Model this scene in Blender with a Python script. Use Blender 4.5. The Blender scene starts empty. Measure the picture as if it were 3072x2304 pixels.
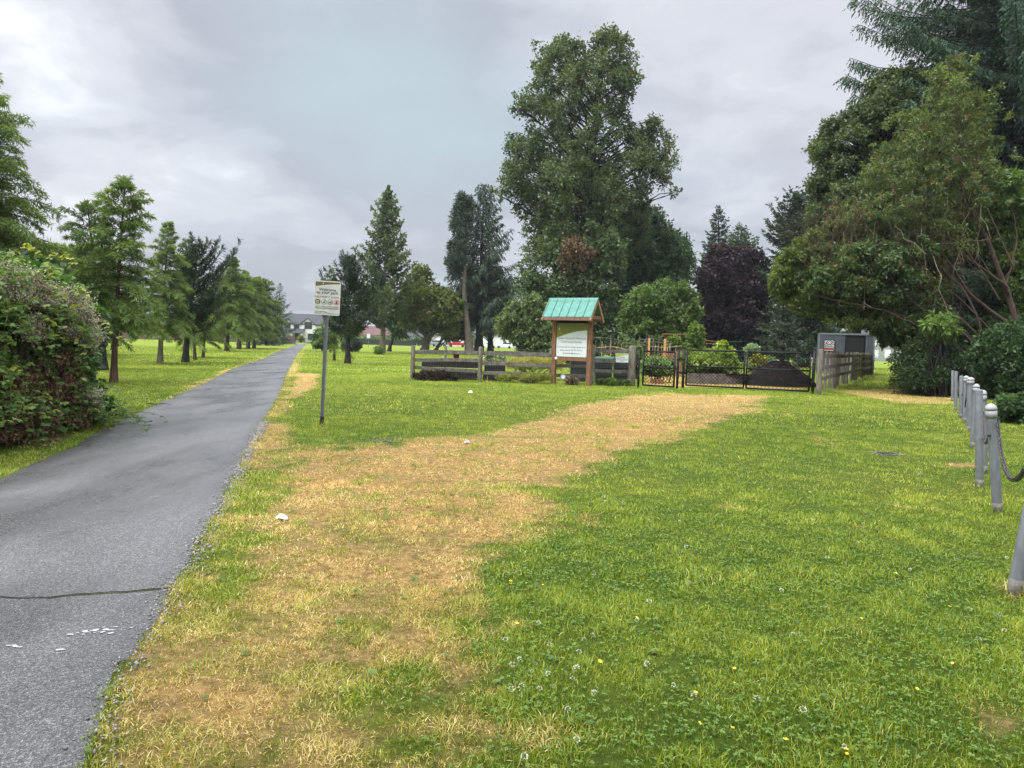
import bpy, math, random
import numpy as np
from mathutils import Vector, Matrix
random.seed(7)
rng = np.random.default_rng(11)
SC = bpy.context.scene
COL = SC.collection
R_ = math.radians

# ------------------------------------------------------------------ camera
FPX, CX, CY, EYE = 2130.0, 1536.0, 1152.0, 1.6
PT, RL = R_(3.33), R_(1.7)
AF = np.array([0, math.cos(PT), -math.sin(PT)])
_u0 = np.array([0, math.sin(PT), math.cos(PT)]); _r0 = np.array([1.0, 0, 0])
AR = math.cos(RL)*_r0 + math.sin(RL)*_u0
AU = -math.sin(RL)*_r0 + math.cos(RL)*_u0
CAM = np.array([0, 0, EYE])

def ray(px, py):
    return AF + (px-CX)/FPX*AR - (py-CY)/FPX*AU
def G(px, py):
    d = ray(px, py); t = -EYE/d[2]
    return np.array([d[0]*t, d[1]*t, 0.0])
def P(px, py, y):
    d = ray(px, py); t = y/d[1]
    return CAM + d*t
def B(px, y):
    X = (px-CX)/FPX
    x = (X*(y*math.cos(PT)+EYE*math.sin(PT)) - math.sin(RL)*(y*math.sin(PT)-EYE*math.cos(PT)))/math.cos(RL)
    return np.array([x, y, 0.0])
def HZ(b, py):
    Y = -(py-CY)/FPX
    x, y = b[0], b[1]
    z = (Y*y*math.cos(PT)+math.sin(RL)*x-math.cos(RL)*y*math.sin(PT))/(math.cos(RL)*math.cos(PT)+Y*math.sin(PT))
    return z+EYE
def project(v):
    q = np.asarray(v)-CAM
    w = q@AF
    return CX+FPX*(q@AR)/w, CY-FPX*(q@AU)/w

# ------------------------------------------------------------------ objects
def link(o, parent=None):
    COL.objects.link(o)
    if parent is not None: o.parent = parent
    return o
def tag(o, label=None, cat=None, group=None, kind=None):
    if label: o['label'] = label
    if cat: o['category'] = cat
    if group: o['group'] = group
    if kind: o['kind'] = kind
    return o
def empty(name, loc, label, cat, group=None, rz=0.0):
    o = bpy.data.objects.new(name, None); link(o)
    o.empty_display_size = .2
    o.location = tuple(map(float, loc)); o.rotation_euler = (0, 0, rz)
    return tag(o, label, cat, group)
def np_mesh(name, V, F, mat, parent=None, col=None, smooth=False, org=None):
    """V n x 3 world (or local) points, F a list of integer arrays (m x k)."""
    V = np.asarray(V, dtype=np.float32).copy()
    if org is not None: V -= np.asarray(org, dtype=np.float32)
    if not isinstance(F, list): F = [F]
    F = [np.asarray(f, dtype=np.int32) for f in F if len(f)]
    me = bpy.data.meshes.new(name)
    me.vertices.add(len(V)); me.vertices.foreach_set('co', V.ravel())
    nl = sum(f.size for f in F); npoly = sum(len(f) for f in F)
    me.loops.add(nl); me.loops.foreach_set('vertex_index', np.concatenate([f.ravel() for f in F]))
    me.polygons.add(npoly)
    tot = np.concatenate([np.full(len(f), f.shape[1], dtype=np.int32) for f in F])
    me.polygons.foreach_set('loop_start', np.concatenate([[0], np.cumsum(tot)[:-1]]).astype(np.int32))
    me.polygons.foreach_set('loop_total', tot)
    if smooth: me.polygons.foreach_set('use_smooth', np.ones(npoly, dtype=bool))
    if col is not None:
        a = me.color_attributes.new('Col', 'FLOAT_COLOR', 'POINT')
        c = np.ones((len(V), 4), dtype=np.float32); col = np.asarray(col); c[:, :col.shape[1]] = col
        a.data.foreach_set('color', c.ravel())
    me.update(calc_edges=True)
    me.materials.append(mat)
    return link(bpy.data.objects.new(name, me), parent)

class MB:
    """collects shapes, becomes one mesh object"""
    def __init__(s, loc=False): s.v = []; s.f = []; s.n = 0; s.loc = loc
    def add(s, v, f):
        s.v += [tuple(map(float, p)) for p in v]
        s.f += [tuple(i+s.n for i in q) for q in f]; s.n = len(s.v)
    def box(s, c, d, rz=0.0, M=None):
        hx, hy, hz = d[0]/2, d[1]/2, d[2]/2
        pts = [(a*hx, b*hy, e*hz) for e in (-1, 1) for b in (-1, 1) for a in (-1, 1)]
        if M is None: M = Matrix.Rotation(rz, 3, 'Z')
        c = Vector(tuple(map(float, c)))
        s.add([M @ Vector(p)+c for p in pts], [(0, 2, 3, 1), (4, 5, 7, 6), (0, 1, 5, 4), (2, 6, 7, 3), (0, 4, 6, 2), (1, 3, 7, 5)])
    def beam(s, p, q, w, h, up=(0, 0, 1), jit=0.0):
        """rectangular bar from p to q"""
        p = np.asarray(p, float); q = np.asarray(q, float)
        d = q-p; d = d/np.linalg.norm(d)
        sx = np.cross(d, up)
        if np.linalg.norm(sx) < 1e-4: sx = np.cross(d, (0, 1, 0))
        sx /= np.linalg.norm(sx); sz = np.cross(sx, d)
        n = 2 if jit == 0 else 5
        V = []; Fc = []
        for i in range(n):
            c = p+(q-p)*i/(n-1)
            j = lambda: 1+random.uniform(-jit, jit)
            o = (sx*random.uniform(-jit, jit)*w+sz*random.uniform(-jit, jit)*h)*.6
            V += [c+o-sx*w/2*j()-sz*h/2*j(), c+o+sx*w/2*j()-sz*h/2*j(), c+o+sx*w/2*j()+sz*h/2*j(), c+o-sx*w/2*j()+sz*h/2*j()]
            if i:
                a = 4*(i-1); b = 4*i
                Fc += [(a+k, a+(k+1) % 4, b+(k+1) % 4, b+k) for k in range(4)]
        e = 4*(n-1)
        Fc += [(3, 2, 1, 0), (e, e+1, e+2, e+3)]
        s.add(V, Fc)
    def tube(s, pts, rad, n=8, cap=True):
        V, F = tube_np(np.asarray(pts, float), np.broadcast_to(np.asarray(rad, float), (len(pts),)), n)
        s.add(V, [tuple(q) for q in F])
        if cap:
            k = s.n-len(V)
            s.f.append(tuple(k+i for i in reversed(range(n)))); s.f.append(tuple(k+len(V)-n+i for i in range(n)))
    def lathe(s, prof, n=16, org=(0, 0, 0), axis=(0, 0, 1)):
        ax = Vector(axis).normalized(); q = Vector((0, 0, 1)).rotation_difference(ax)
        V = []; o = Vector(tuple(map(float, org)))
        for r, z in prof:
            for k in range(n):
                a = 2*math.pi*k/n
                V.append(q @ Vector((r*math.cos(a), r*math.sin(a), z))+o)
        F = [(i*n+k, i*n+(k+1) % n, (i+1)*n+(k+1) % n, (i+1)*n+k) for i in range(len(prof)-1) for k in range(n)]
        F += [tuple(reversed(range(n))), tuple((len(prof)-1)*n+k for k in range(n))]
        s.add(V, F)
    def build(s, name, mat, parent=None, smooth=False, local=False):
        me = bpy.data.meshes.new(name)
        v = s.v
        if parent is not None and not (local or s.loc):
            M = parent.matrix_basis if parent.parent is None else parent.parent.matrix_basis @ parent.matrix_basis
            Mi = M.inverted(); v = [Mi @ Vector(p) for p in v]
        me.from_pydata(v, [], s.f); me.update()
        if smooth: me.polygons.foreach_set('use_smooth', [True]*len(me.polygons))
        me.materials.append(mat)
        return link(bpy.data.objects.new(name, me), parent)

def tube_np(pts, rad, n):
    d = np.gradient(pts, axis=0); d /= np.linalg.norm(d, axis=1)[:, None]+1e-9
    ref = np.array([0.31, 0.77, 0.2])
    a = np.cross(d, ref); a /= np.linalg.norm(a, axis=1)[:, None]+1e-9
    b = np.cross(d, a)
    th = np.arange(n)*2*np.pi/n
    V = pts[:, None]+rad[:, None, None]*(np.cos(th)[None, :, None]*a[:, None]+np.sin(th)[None, :, None]*b[:, None])
    i = np.arange(len(pts)-1)[:, None]*n; k = np.arange(n)[None]
    F = np.stack([i+k, i+(k+1) % n, i+n+(k+1) % n, i+n+k], -1).reshape(-1, 4)
    return V.reshape(-1, 3), F

class NB:
    """numpy accumulator of quads"""
    def __init__(s): s.V = []; s.F = []; s.C = []; s.n = 0
    def add(s, V, F, C=None):
        s.V.append(V); s.F.append(F+s.n); s.n += len(V)
        if C is not None: s.C.append(np.broadcast_to(C, (len(V), 3)))
    def tube(s, pts, rad, n=5, col=None): 
        pts = np.asarray(pts, float); V, F = tube_np(pts, np.broadcast_to(np.asarray(rad, float), (len(pts),)), n)
        s.add(V, F, col)
    def build(s, name, mat, parent=None, smooth=False):
        org = parent.location if parent is not None else None
        return np_mesh(name, np.concatenate(s.V), np.concatenate(s.F), mat, parent, np.concatenate(s.C) if s.C else None, smooth, org)

def unit(a): return a/(np.linalg.norm(a, axis=-1, keepdims=True)+1e-9)
def leaves(nb, Pp, D, N, L, W, C, fold=.18, droop=.1):
    """diamond-shaped leaf per point"""
    D = unit(D); S = unit(np.cross(D, N)); N2 = np.cross(S, D)
    L = np.broadcast_to(L, (len(Pp),))[:, None]; W = np.broadcast_to(W, (len(Pp),))[:, None]
    V = np.stack([Pp, Pp+D*L*.5+S*W*.5+N2*W*fold, Pp+D*L-N2*L*droop, Pp+D*L*.5-S*W*.5+N2*W*fold], 1).reshape(-1, 3)
    F = np.arange(len(V)).reshape(-1, 4)
    nb.add(V, F, np.repeat(C, 4, axis=0))

def smooth_noise(p, scale, seed=0, oct=3):
    """value noise on n x 2 points, about -1..1"""
    out = np.zeros(len(p)); amp = 1.0; tot = 0
    for o in range(oct):
        q = p*scale*(2**o)+seed*17.3+o*5.1
        i = np.floor(q).astype(np.int64); f = q-i; f = f*f*(3-2*f)
        def h(a, b):
            n = (a*374761393+b*668265263+seed*974711) & 0x7fffffff
            n = ((n ^ (n >> 13))*1274126177) & 0x7fffffff
            return ((n ^ (n >> 16)) & 0xffff)/32767.5-1
        x, y = i[:, 0], i[:, 1]
        v = (h(x, y)*(1-f[:, 0])+h(x+1, y)*f[:, 0])*(1-f[:, 1])+(h(x, y+1)*(1-f[:, 0])+h(x+1, y+1)*f[:, 0])*f[:, 1]
        out += amp*v; tot += amp; amp *= .5
    return out/tot*1.3
def in_poly(p, poly):
    poly = np.asarray(poly, float); x, y = p[:, 0], p[:, 1]; r = np.zeros(len(p), bool)
    for i in range(len(poly)):
        (x1, y1), (x2, y2) = poly[i-1], poly[i]
        c = (y1 > y) != (y2 > y)
        r ^= c & (x < (x2-x1)*(y-y1)/(y2-y1+1e-12)+x1)
    return r
def dist_line(p, line):
    line = np.asarray(line, float); d = np.full(len(p), 1e9)
    for i in range(len(line)-1):
        a, b = line[i], line[i+1]; ab = b-a
        t = np.clip(((p-a)@ab)/(ab@ab+1e-12), 0, 1)
        d = np.minimum(d, np.linalg.norm(p-(a+t[:, None]*ab), axis=1))
    return d
def sdist(p, poly):
    d = dist_line(p, list(poly)+[poly[0]])
    return np.where(in_poly(p, poly), d, -d)

# ------------------------------------------------------------------ materials
def mat_new(name):
    m = bpy.data.materials.new(name); m.use_nodes = True
    nt = m.node_tree; return m, nt, nt.nodes['Principled BSDF']
def mat(name, base, rough=.7, metal=0.0, var=.25, scale=6.0, bump=.0, spec=.4, stretch=None, second=None):
    """principled with object-space noise mottling; second: colour of stains"""
    m, nt, b = mat_new(name); N = nt.nodes; Lk = nt.links
    tc = N.new('ShaderNodeTexCoord'); mp = N.new('ShaderNodeMapping'); Lk.new(tc.outputs['Object'], mp.inputs[0])
    if stretch: mp.inputs['Scale'].default_value = stretch
    n = N.new('ShaderNodeTexNoise'); n.inputs['Scale'].default_value = scale; n.inputs['Detail'].default_value = 6; n.inputs['Roughness'].default_value = .65
    Lk.new(mp.outputs[0], n.inputs['Vector'])
    r = N.new('ShaderNodeValToRGB'); Lk.new(n.outputs[0], r.inputs[0])
    lo = tuple(c*(1-var) for c in base[:3])+(1,); hi = tuple(min(1, c*(1+var)) for c in base[:3])+(1,)
    if second: lo = tuple(second)+(1,)
    r.color_ramp.elements[0].color = lo; r.color_ramp.elements[0].position = .3
    r.color_ramp.elements[1].color = hi; r.color_ramp.elements[1].position = .7
    Lk.new(r.outputs[0], b.inputs['Base Color'])
    b.inputs['Roughness'].default_value = rough; b.inputs['Metallic'].default_value = metal
    b.inputs['Specular IOR Level'].default_value = spec
    if bump:
        bp = N.new('ShaderNodeBump'); bp.inputs['Strength'].default_value = bump; bp.inputs['Distance'].default_value = .02
        Lk.new(n.outputs[0], bp.inputs['Height']); Lk.new(bp.outputs[0], b.inputs['Normal'])
    return m
def leaf_mat(name, trans=.42, rough=.5, spec=.35):
    m, nt, b = mat_new(name); N = nt.nodes; Lk = nt.links
    a = N.new('ShaderNodeAttribute'); a.attribute_name = 'Col'
    Lk.new(a.outputs['Color'], b.inputs['Base Color'])
    b.inputs['Roughness'].default_value = rough; b.inputs['Specular IOR Level'].default_value = spec
    t = N.new('ShaderNodeBsdfTranslucent')
    g = N.new('ShaderNodeMix'); g.data_type = 'RGBA'; g.blend_type = 'MULTIPLY'; g.inputs[0].default_value = 1
    Lk.new(a.outputs['Color'], g.inputs[6]); g.inputs[7].default_value = (1.15, 1.1, .45, 1)
    Lk.new(g.outputs[2], t.inputs['Color'])
    mx = N.new('ShaderNodeMixShader'); mx.inputs[0].default_value = trans
    Lk.new(b.outputs[0], mx.inputs[1]); Lk.new(t.outputs[0], mx.inputs[2])
    Lk.new(mx.outputs[0], nt.nodes['Material Output'].inputs[0])
    return m
M = {}
M['leaf'] = leaf_mat('leaf')
M['needle'] = leaf_mat('needle', .15, .55, .3)
M['grass'] = leaf_mat('grass_blade', .35, .42, .4)
M['dead'] = leaf_mat('dead_leaf', .15, .8, .1)
M['bark'] = mat('bark', (.075, .058, .045), .9, var=.55, scale=9, bump=.8, stretch=(1, 1, .25), spec=.15)
M['bark_stem'] = mat('bark_stem', (.075, .05, .04), .9, var=.5, scale=9, bump=.7, stretch=(1, 1, .25), spec=.15)
M['bark_pale'] = mat('bark_pale', (.16, .135, .105), .9, var=.45, scale=8, bump=.7, stretch=(1, 1, .3), spec=.15)
M['bark_red'] = mat('bark_red', (.095, .055, .04), .9, var=.5, scale=9, bump=.7, stretch=(1, 1, .25), spec=.15)
M['bark_dark'] = mat('bark_dark', (.035, .03, .026), .9, var=.5, scale=9, bump=.6, stretch=(1, 1, .3), spec=.15)
M['wood_grey'] = mat('weathered_wood', (.15, .135, .115), .85, var=.6, scale=7, bump=.6, stretch=(1, 1, 1), spec=.2)
M['wood_post'] = mat('weathered_post', (.16, .14, .11), .85, var=.55, scale=9, bump=.6, stretch=(2, 2, .35), spec=.2)
M['wood_dark'] = mat('dark_plank', (.022, .019, .017), .9, var=.5, scale=6, bump=.5, spec=.2)
M['cedar'] = mat('stained_cedar', (.20, .098, .05), .75, var=.35, scale=7, bump=.3, stretch=(2, 2, .5), spec=.3)
M['cedar_pale'] = mat('pale_cedar', (.29, .17, .10), .75, var=.3, scale=7, bump=.3, stretch=(2, 2, .6))
M['bamboo'] = mat('bamboo', (.42, .31, .15), .6, var=.4, scale=8)
M['pine_new'] = mat('new_lumber', (.62, .30, .12), .7, var=.25, scale=8)
M['galv'] = mat('galvanised_steel', (.20, .21, .23), .5, .4, var=.25, scale=12)
M['paint_grey'] = mat('grey_painted_pipe', (.185, .20, .22), .5, .1, var=.12, scale=16, bump=.15, stretch=(1, 1, .3), second=(.125, .13, .135))
M['wire'] = mat('fence_wire', (.13, .13, .125), .5, .5, var=.2)
M['wire_black'] = mat('black_vinyl', (.006, .006, .006), .6, var=.2, spec=.1)
M['black_pipe'] = mat('black_pipe', (.008, .008, .009), .5, var=.25, spec=.25)
M['rust'] = mat('dark_chain', (.085, .075, .07), .5, .6, var=.5, scale=40)
M['roof_green'] = mat('green_roof_metal', (.090, .255, .20), .62, var=.15, scale=7, second=(.062, .195, .15))
M['sign_white'] = mat('sign_white', (.62, .66, .67), .4, var=.06, scale=4)
M['sign_beige'] = mat('sign_faded_white', (.43, .44, .38), .45, var=.12, scale=7)
M['sign_olive'] = mat('sign_olive', (.10, .085, .018), .45, var=.15)
M['sign_lime'] = mat('sign_lime', (.42, .46, .05), .45, var=.1)
M['sign_olive_green'] = mat('sign_olive_green', (.17, .18, .02), .45, var=.15)
M['ink'] = mat('sign_ink', (.03, .03, .032), .5, var=.1)
M['ink_soft'] = mat('sign_ink_faded', (.09, .09, .085), .5, var=.1)
M['red'] = mat('sign_red', (.45, .03, .025), .5, var=.1)
M['red_pot'] = mat('red_plastic', (.30, .012, .02), .4, var=.1)
M['white'] = mat('white_paint', (.74, .75, .76), .5, var=.05)
M['soil'] = mat('dark_soil', (.014, .011, .0105), .95, var=.5, scale=14, bump=1.0, spec=.1)
M['container'] = mat('container_steel', (.10, .112, .135), .55, .1, var=.18, scale=3)
M['glass'] = mat('dark_glass', (.02, .025, .03), .08, var=.1, spec=.6)
M['tyre'] = mat('tyre', (.015, .015, .015), .8)
M['shingle'] = mat('dark_shingle', (.05, .052, .058), .85, var=.3, scale=3)
M['shingle_red'] = mat('red_brown_shingle', (.12, .06, .055), .85, var=.25, scale=3)
M['siding'] = mat('white_siding', (.62, .63, .62), .6, var=.06, scale=2)
M['siding_grey'] = mat('grey_siding', (.30, .31, .31), .6, var=.1, scale=2)
M['trim_black'] = mat('black_trim', (.02, .02, .022), .5)
M['bin_green'] = mat('green_bin_plastic', (.02, .085, .06), .45, var=.15)
M['bin_black'] = mat('black_bin_plastic', (.02, .022, .026), .5, var=.2)
M['stone'] = mat('pale_stone', (.42, .40, .36), .85, var=.3, scale=20, bump=.4)
M['gravel'] = leaf_mat('gravel', 0.0, .85, .2)
M['concrete'] = mat('concrete', (.33, .32, .30), .9, var=.2, scale=8, bump=.3)
M['blockwall'] = mat('board_bed', (.15, .135, .12), .9, var=.5, scale=4, bump=.3)

_fonts = {}
def text(parent, s, size, loc, M3, material, name='lettering', align='CENTER', sx=1.0, bold=0.0, fit=None):
    cu = bpy.data.curves.new('t', 'FONT'); cu.body = s; cu.size = size; cu.align_x = align; cu.offset = bold*size; cu.resolution_u = 3
    o = bpy.data.objects.new('t', cu); COL.objects.link(o)
    dg = bpy.context.evaluated_depsgraph_get()
    me = bpy.data.meshes.new_from_object(o.evaluated_get(dg))
    bpy.data.objects.remove(o); bpy.data.curves.remove(cu)
    me.materials.clear(); me.materials.append(material); me.name = name
    if fit:
        xs_ = [v.co.x for v in me.vertices]; sx = fit/(max(xs_)-min(xs_))
    X = M3.to_4x4() @ Matrix.Diagonal((sx, 1, 1, 1)); X.translation = Vector(loc)
    me.transform(X)
    return link(bpy.data.objects.new(name, me), parent)
# ------------------------------------------------------------------ camera object, sky, sun
cam = bpy.data.cameras.new('camera'); co = link(bpy.data.objects.new('camera', cam))
cam.sensor_width = 36; cam.lens = 36*FPX/3072; cam.clip_end = 6000; cam.clip_start = .05
mw = Matrix(((AR[0], AU[0], -AF[0], 0), (AR[1], AU[1], -AF[1], 0), (AR[2], AU[2], -AF[2], EYE), (0, 0, 0, 1)))
co.matrix_world = mw; SC.camera = co
SC.view_settings.view_transform = 'Standard'; SC.view_settings.look = 'None'; SC.view_settings.gamma = 1
SC.view_settings.exposure = 0.25
SUN_EL, SUN_AZ = 52, -125   # azimuth from +Y, clockwise
w = bpy.data.worlds.new('World'); SC.world = w; w.use_nodes = True
nt = w.node_tree; N = nt.nodes; Lk = nt.links
bg = N['Background']
sky = N.new('ShaderNodeTexSky'); sky.sky_type = 'NISHITA'; sky.sun_disc = False
sky.sun_elevation = R_(SUN_EL); sky.sun_rotation = R_(SUN_AZ); sky.dust_density = 3
tc = N.new('ShaderNodeTexCoord'); sep = N.new('ShaderNodeSeparateXYZ'); Lk.new(tc.outputs['Generated'], sep.inputs[0])
def math_n(op, a, b=None, c=None, clamp=False):
    n = N.new('ShaderNodeMath'); n.operation = op; n.use_clamp = clamp
    for i, v in enumerate((a, b, c)):
        if v is None: continue
        if isinstance(v, (int, float)): n.inputs[i].default_value = v
        else: Lk.new(v, n.inputs[i])
    return n.outputs[0]
den = math_n('ADD', math_n('MAXIMUM', sep.outputs[2], 0.0), .22)
cb = N.new('ShaderNodeCombineXYZ')
Lk.new(math_n('DIVIDE', sep.outputs[0], den), cb.inputs[0]); Lk.new(math_n('DIVIDE', sep.outputs[1], den), cb.inputs[1]); cb.inputs[2].default_value = 3.1
def noise(scale, detail, rough, dist=0.0, vec=None):
    n = N.new('ShaderNodeTexNoise'); n.inputs['Scale'].default_value = scale; n.inputs['Detail'].default_value = detail
    n.inputs['Roughness'].default_value = rough; n.inputs['Distortion'].default_value = dist
    Lk.new(vec or cb.outputs[0], n.inputs['Vector']); return n.outputs[0]
big = noise(1.15, 7, .50, .3)
fine = noise(3.1, 8, .56, .35)
v = math_n('ADD', math_n('MULTIPLY', big, .62), math_n('MULTIPLY', fine, .38))
def lobe(px, py, sharp, amt, acc):
    d = unit(ray(px, py)); dp = N.new('ShaderNodeVectorMath'); dp.operation = 'DOT_PRODUCT'
    nrm = N.new('ShaderNodeVectorMath'); nrm.operation = 'NORMALIZE'; Lk.new(tc.outputs['Generated'], nrm.inputs[0])
    Lk.new(nrm.outputs[0], dp.inputs[0]); dp.inputs[1].default_value = tuple(d)
    e = math_n('MULTIPLY', math_n('SUBTRACT', dp.outputs['Value'], 1.0), sharp)
    return math_n('ADD', acc, math_n('MULTIPLY', math_n('EXPONENT', e), amt))
# the open, brighter bands in the cloud deck and the thick grey ones
for a in ((60, 290, 220, 0.135), (250, 370, 170, 0.150), (480, 440, 220, 0.150), (680, 520, 260, 0.120), (840, 610, 300, 0.090), (30, 60, 160, .03), (560, 230, 70, -.07), (330, 640, 70, -.045), (880, 130, 30, -.05), (1250, 380, 60, -.035),
          (760, 790, 260, -.05), (2250, 300, 50, -.01), (2150, 120, 140, .05), (2480, 260, 160, .04), (1080, 560, 120, -.04), (450, 200, 60, -.03), (2350, 560, 90, -.01), (1950, 90, 120, .035)):
    v = lobe(*a, v)
rp = N.new('ShaderNodeValToRGB'); Lk.new(v, rp.inputs[0])
cr = rp.color_ramp; cr.interpolation = 'EASE'
cr.elements[0].position = .41; cr.elements[0].color = (.45, .47, .53, 1)
cr.elements[1].position = .68; cr.elements[1].color = (1.0, 1.02, 1.05, 1)
e = cr.elements.new(.49); e.color = (.585, .60, .665, 1)
e = cr.elements.new(.57); e.color = (.71, .725, .78, 1)
teal = N.new('ShaderNodeMix'); teal.data_type = 'RGBA'
tn = noise(.9, 4, .5, .2); tf = math_n('MULTIPLY', math_n('SUBTRACT', tn, .50, clamp=True), 3.2, clamp=True)
for_t = lobe(1230, 330, 45, .45, tf)
Lk.new(for_t, teal.inputs[0]); Lk.new(rp.outputs[0], teal.inputs[6]); teal.inputs[7].default_value = (.52, .64, .70, 1)
gain = math_n('ADD', 1.0, math_n('MULTIPLY', math_n('MULTIPLY', math_n('SUBTRACT', sep.outputs[2], .42, clamp=True), 2.2, clamp=True), 4.4))  # sky above the frame made brighter to lift the ground
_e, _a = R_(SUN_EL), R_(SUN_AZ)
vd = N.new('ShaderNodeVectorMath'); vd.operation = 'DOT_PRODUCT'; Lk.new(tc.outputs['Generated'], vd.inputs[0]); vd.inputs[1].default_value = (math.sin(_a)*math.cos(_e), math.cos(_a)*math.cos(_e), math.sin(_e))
gain = math_n('ADD', gain, math_n('MULTIPLY', math_n('EXPONENT', math_n('MULTIPLY', math_n('SUBTRACT', vd.outputs['Value'], 1.0), 5.0)), 3.5))  # unseen bright lobe added round the sun direction for more light on the ground
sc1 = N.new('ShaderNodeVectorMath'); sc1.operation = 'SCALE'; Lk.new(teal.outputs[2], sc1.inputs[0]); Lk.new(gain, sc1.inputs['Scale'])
sc0 = N.new('ShaderNodeVectorMath'); sc0.operation = 'SCALE'; Lk.new(sky.outputs[0], sc0.inputs[0]); sc0.inputs['Scale'].default_value = .12
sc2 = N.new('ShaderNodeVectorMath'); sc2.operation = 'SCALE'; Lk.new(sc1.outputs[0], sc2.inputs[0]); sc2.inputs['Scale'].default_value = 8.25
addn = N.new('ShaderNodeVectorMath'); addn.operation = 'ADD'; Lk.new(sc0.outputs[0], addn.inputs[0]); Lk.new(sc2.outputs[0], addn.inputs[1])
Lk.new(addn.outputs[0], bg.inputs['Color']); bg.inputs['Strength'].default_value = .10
sl = bpy.data.lights.new('sun', 'SUN'); sl.energy = 1.5; sl.angle = R_(14); sl.color = (1, .96, .9)
so = link(bpy.data.objects.new('sun', sl))
el, az = R_(SUN_EL), R_(SUN_AZ)
sd = Vector((math.sin(az)*math.cos(el), math.cos(az)*math.cos(el), math.sin(el)))
so.rotation_euler = sd.to_track_quat('Z', 'Y').to_euler()

# ------------------------------------------------------------------ path and lawn masks
PR = [(267, 2304), (289, 2217), (327, 2119), (354, 2027), (425, 1923), (490, 1820), (507, 1771), (567, 1705), (616, 1585), (676, 1493), (719, 1400), (775, 1290), (835, 1190), (863, 1117), (897, 1054), (921, 1032)]
PL = [(0, 1436), (72, 1402), (212, 1345), (289, 1296), (434, 1229), (600, 1156), (703, 1104), (790, 1076), (828, 1056), (869, 1042), (893, 1032)]
pr = np.array([G(*p)[:2] for p in PR]); pl = np.array([G(*p)[:2] for p in PL])
pr = np.vstack([[pr[0, 0]+.2845*9, pr[0, 1]-9], pr]); pl = np.vstack([[pl[0, 0]+.2845*13, pl[0, 1]-13], pl])
XR = lambda y: np.interp(y, pr[:, 1], pr[:, 0])
XL = lambda y: np.interp(y, pl[:, 1], pl[:, 0])
W2 = lambda L: np.array([G(*p)[:2] for p in L])
DRY_MAIN = W2([(255, 2700), (272, 2304), (370, 2010), (520, 1760), (640, 1540), (720, 1400), (790, 1265), (850, 1265), (840, 1335), (960, 1342), (1100, 1326), (1250, 1308), (1400, 1295), (1500, 1278), (1700, 1222), (1930, 1176), (2320, 1188), (2330, 1215), (2150, 1285), (1900, 1362), (1750, 1440), (1640, 1545), (1545, 1700), (1490, 1900), (1430, 2050), (1370, 2304), (1330, 2700)])
DRY_CORE = W2([(720, 1560), (900, 1370), (1250, 1330), (1700, 1240), (1930, 1185), (2290, 1195), (2100, 1270), (1850, 1350), (1700, 1420), (1600, 1520), (1500, 1680), (1430, 1800), (1150, 1750)])
DRY_SPOT = [W2([(880, 1118), (968, 1122), (962, 1165), (900, 1190), (855, 1225), (835, 1215)]),
            W2([(2480, 1172), (2700, 1165), (2900, 1182), (2890, 1215), (2700, 1210)]),
            W2([(2820, 1388), (2950, 1386), (2960, 1402), (2830, 1404)]),
            W2([(2900, 2110), (3072, 2140), (3072, 2304), (2980, 2280)]),
            W2([(2490, 1790), (2620, 1800), (2600, 1990), (2480, 1950)]),
            W2([(1500, 2180), (1960, 2170), (1930, 2230), (1560, 2290)]),
            W2([(1925, 1128), (2440, 1140), (2432, 1172), (1925, 1158)]),
            W2([(2990, 1760), (3090, 1770), (3090, 1830), (2990, 1815)])]
def masks(p):
    """dryness, lushness and bare earth of the lawn at n x 2 ground points"""
    n1 = smooth_noise(p, .9, 3, 4); n2 = smooth_noise(p, 3.2, 5, 3); n3 = smooth_noise(p, 8.0, 9, 2)
    s = sdist(p, DRY_MAIN)
    far = np.clip((p[:, 1]-4)/12, 0, 1)
    d = np.clip((s+n1*.30+n2*.18+.05)/.5, 0, 1)
    core = np.clip((sdist(p, DRY_CORE)+n1*.4+.3)/.8, 0, 1)
    level = .62+.34*core+.34*n1+.46*n2+.10*np.clip((6-p[:, 1])/3, 0, 1)
    d = d*np.clip(level, 0.06, 1)
    dr = p[:, 0]-XR(p[:, 1]); dl = XL(p[:, 1])-p[:, 0]
    strip = np.where(dr > 0, np.clip((.55+n1*.3-dr)/.3, 0, 1)*.75, 0)
    strip2 = np.where(dl > 0, np.clip((.30+n1*.35+n2*.1-dl)/.25, 0, 1)*.85*np.clip((p[:, 1]-12)/8, .25, 1), 0)
    d = np.maximum(d, np.maximum(strip*np.clip(.8+.7*n1+.5*n2, .1, 1), strip2))
    for i, poly in enumerate(DRY_SPOT):
        k = (.95, .7, .8, .7, .35, .6, .75, .8)[i]
        d = np.maximum(d, k*np.clip((sdist(p, poly)+n1*.25+n2*.1)/.3, 0, 1))
    d = np.maximum(d, np.clip(n1*n2*2.2-.5, 0, .45)*.9)
    lush = np.clip(.5+.8*smooth_noise(p, .55, 21, 3)+.35*n2, 0, 1)
    bare = np.clip((smooth_noise(p, 2.1, 33, 3)-.72)*3.0, 0, 1)*np.clip(d*1.6, 0.1, 1)*.45
    return d, lush, bare, n3

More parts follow.
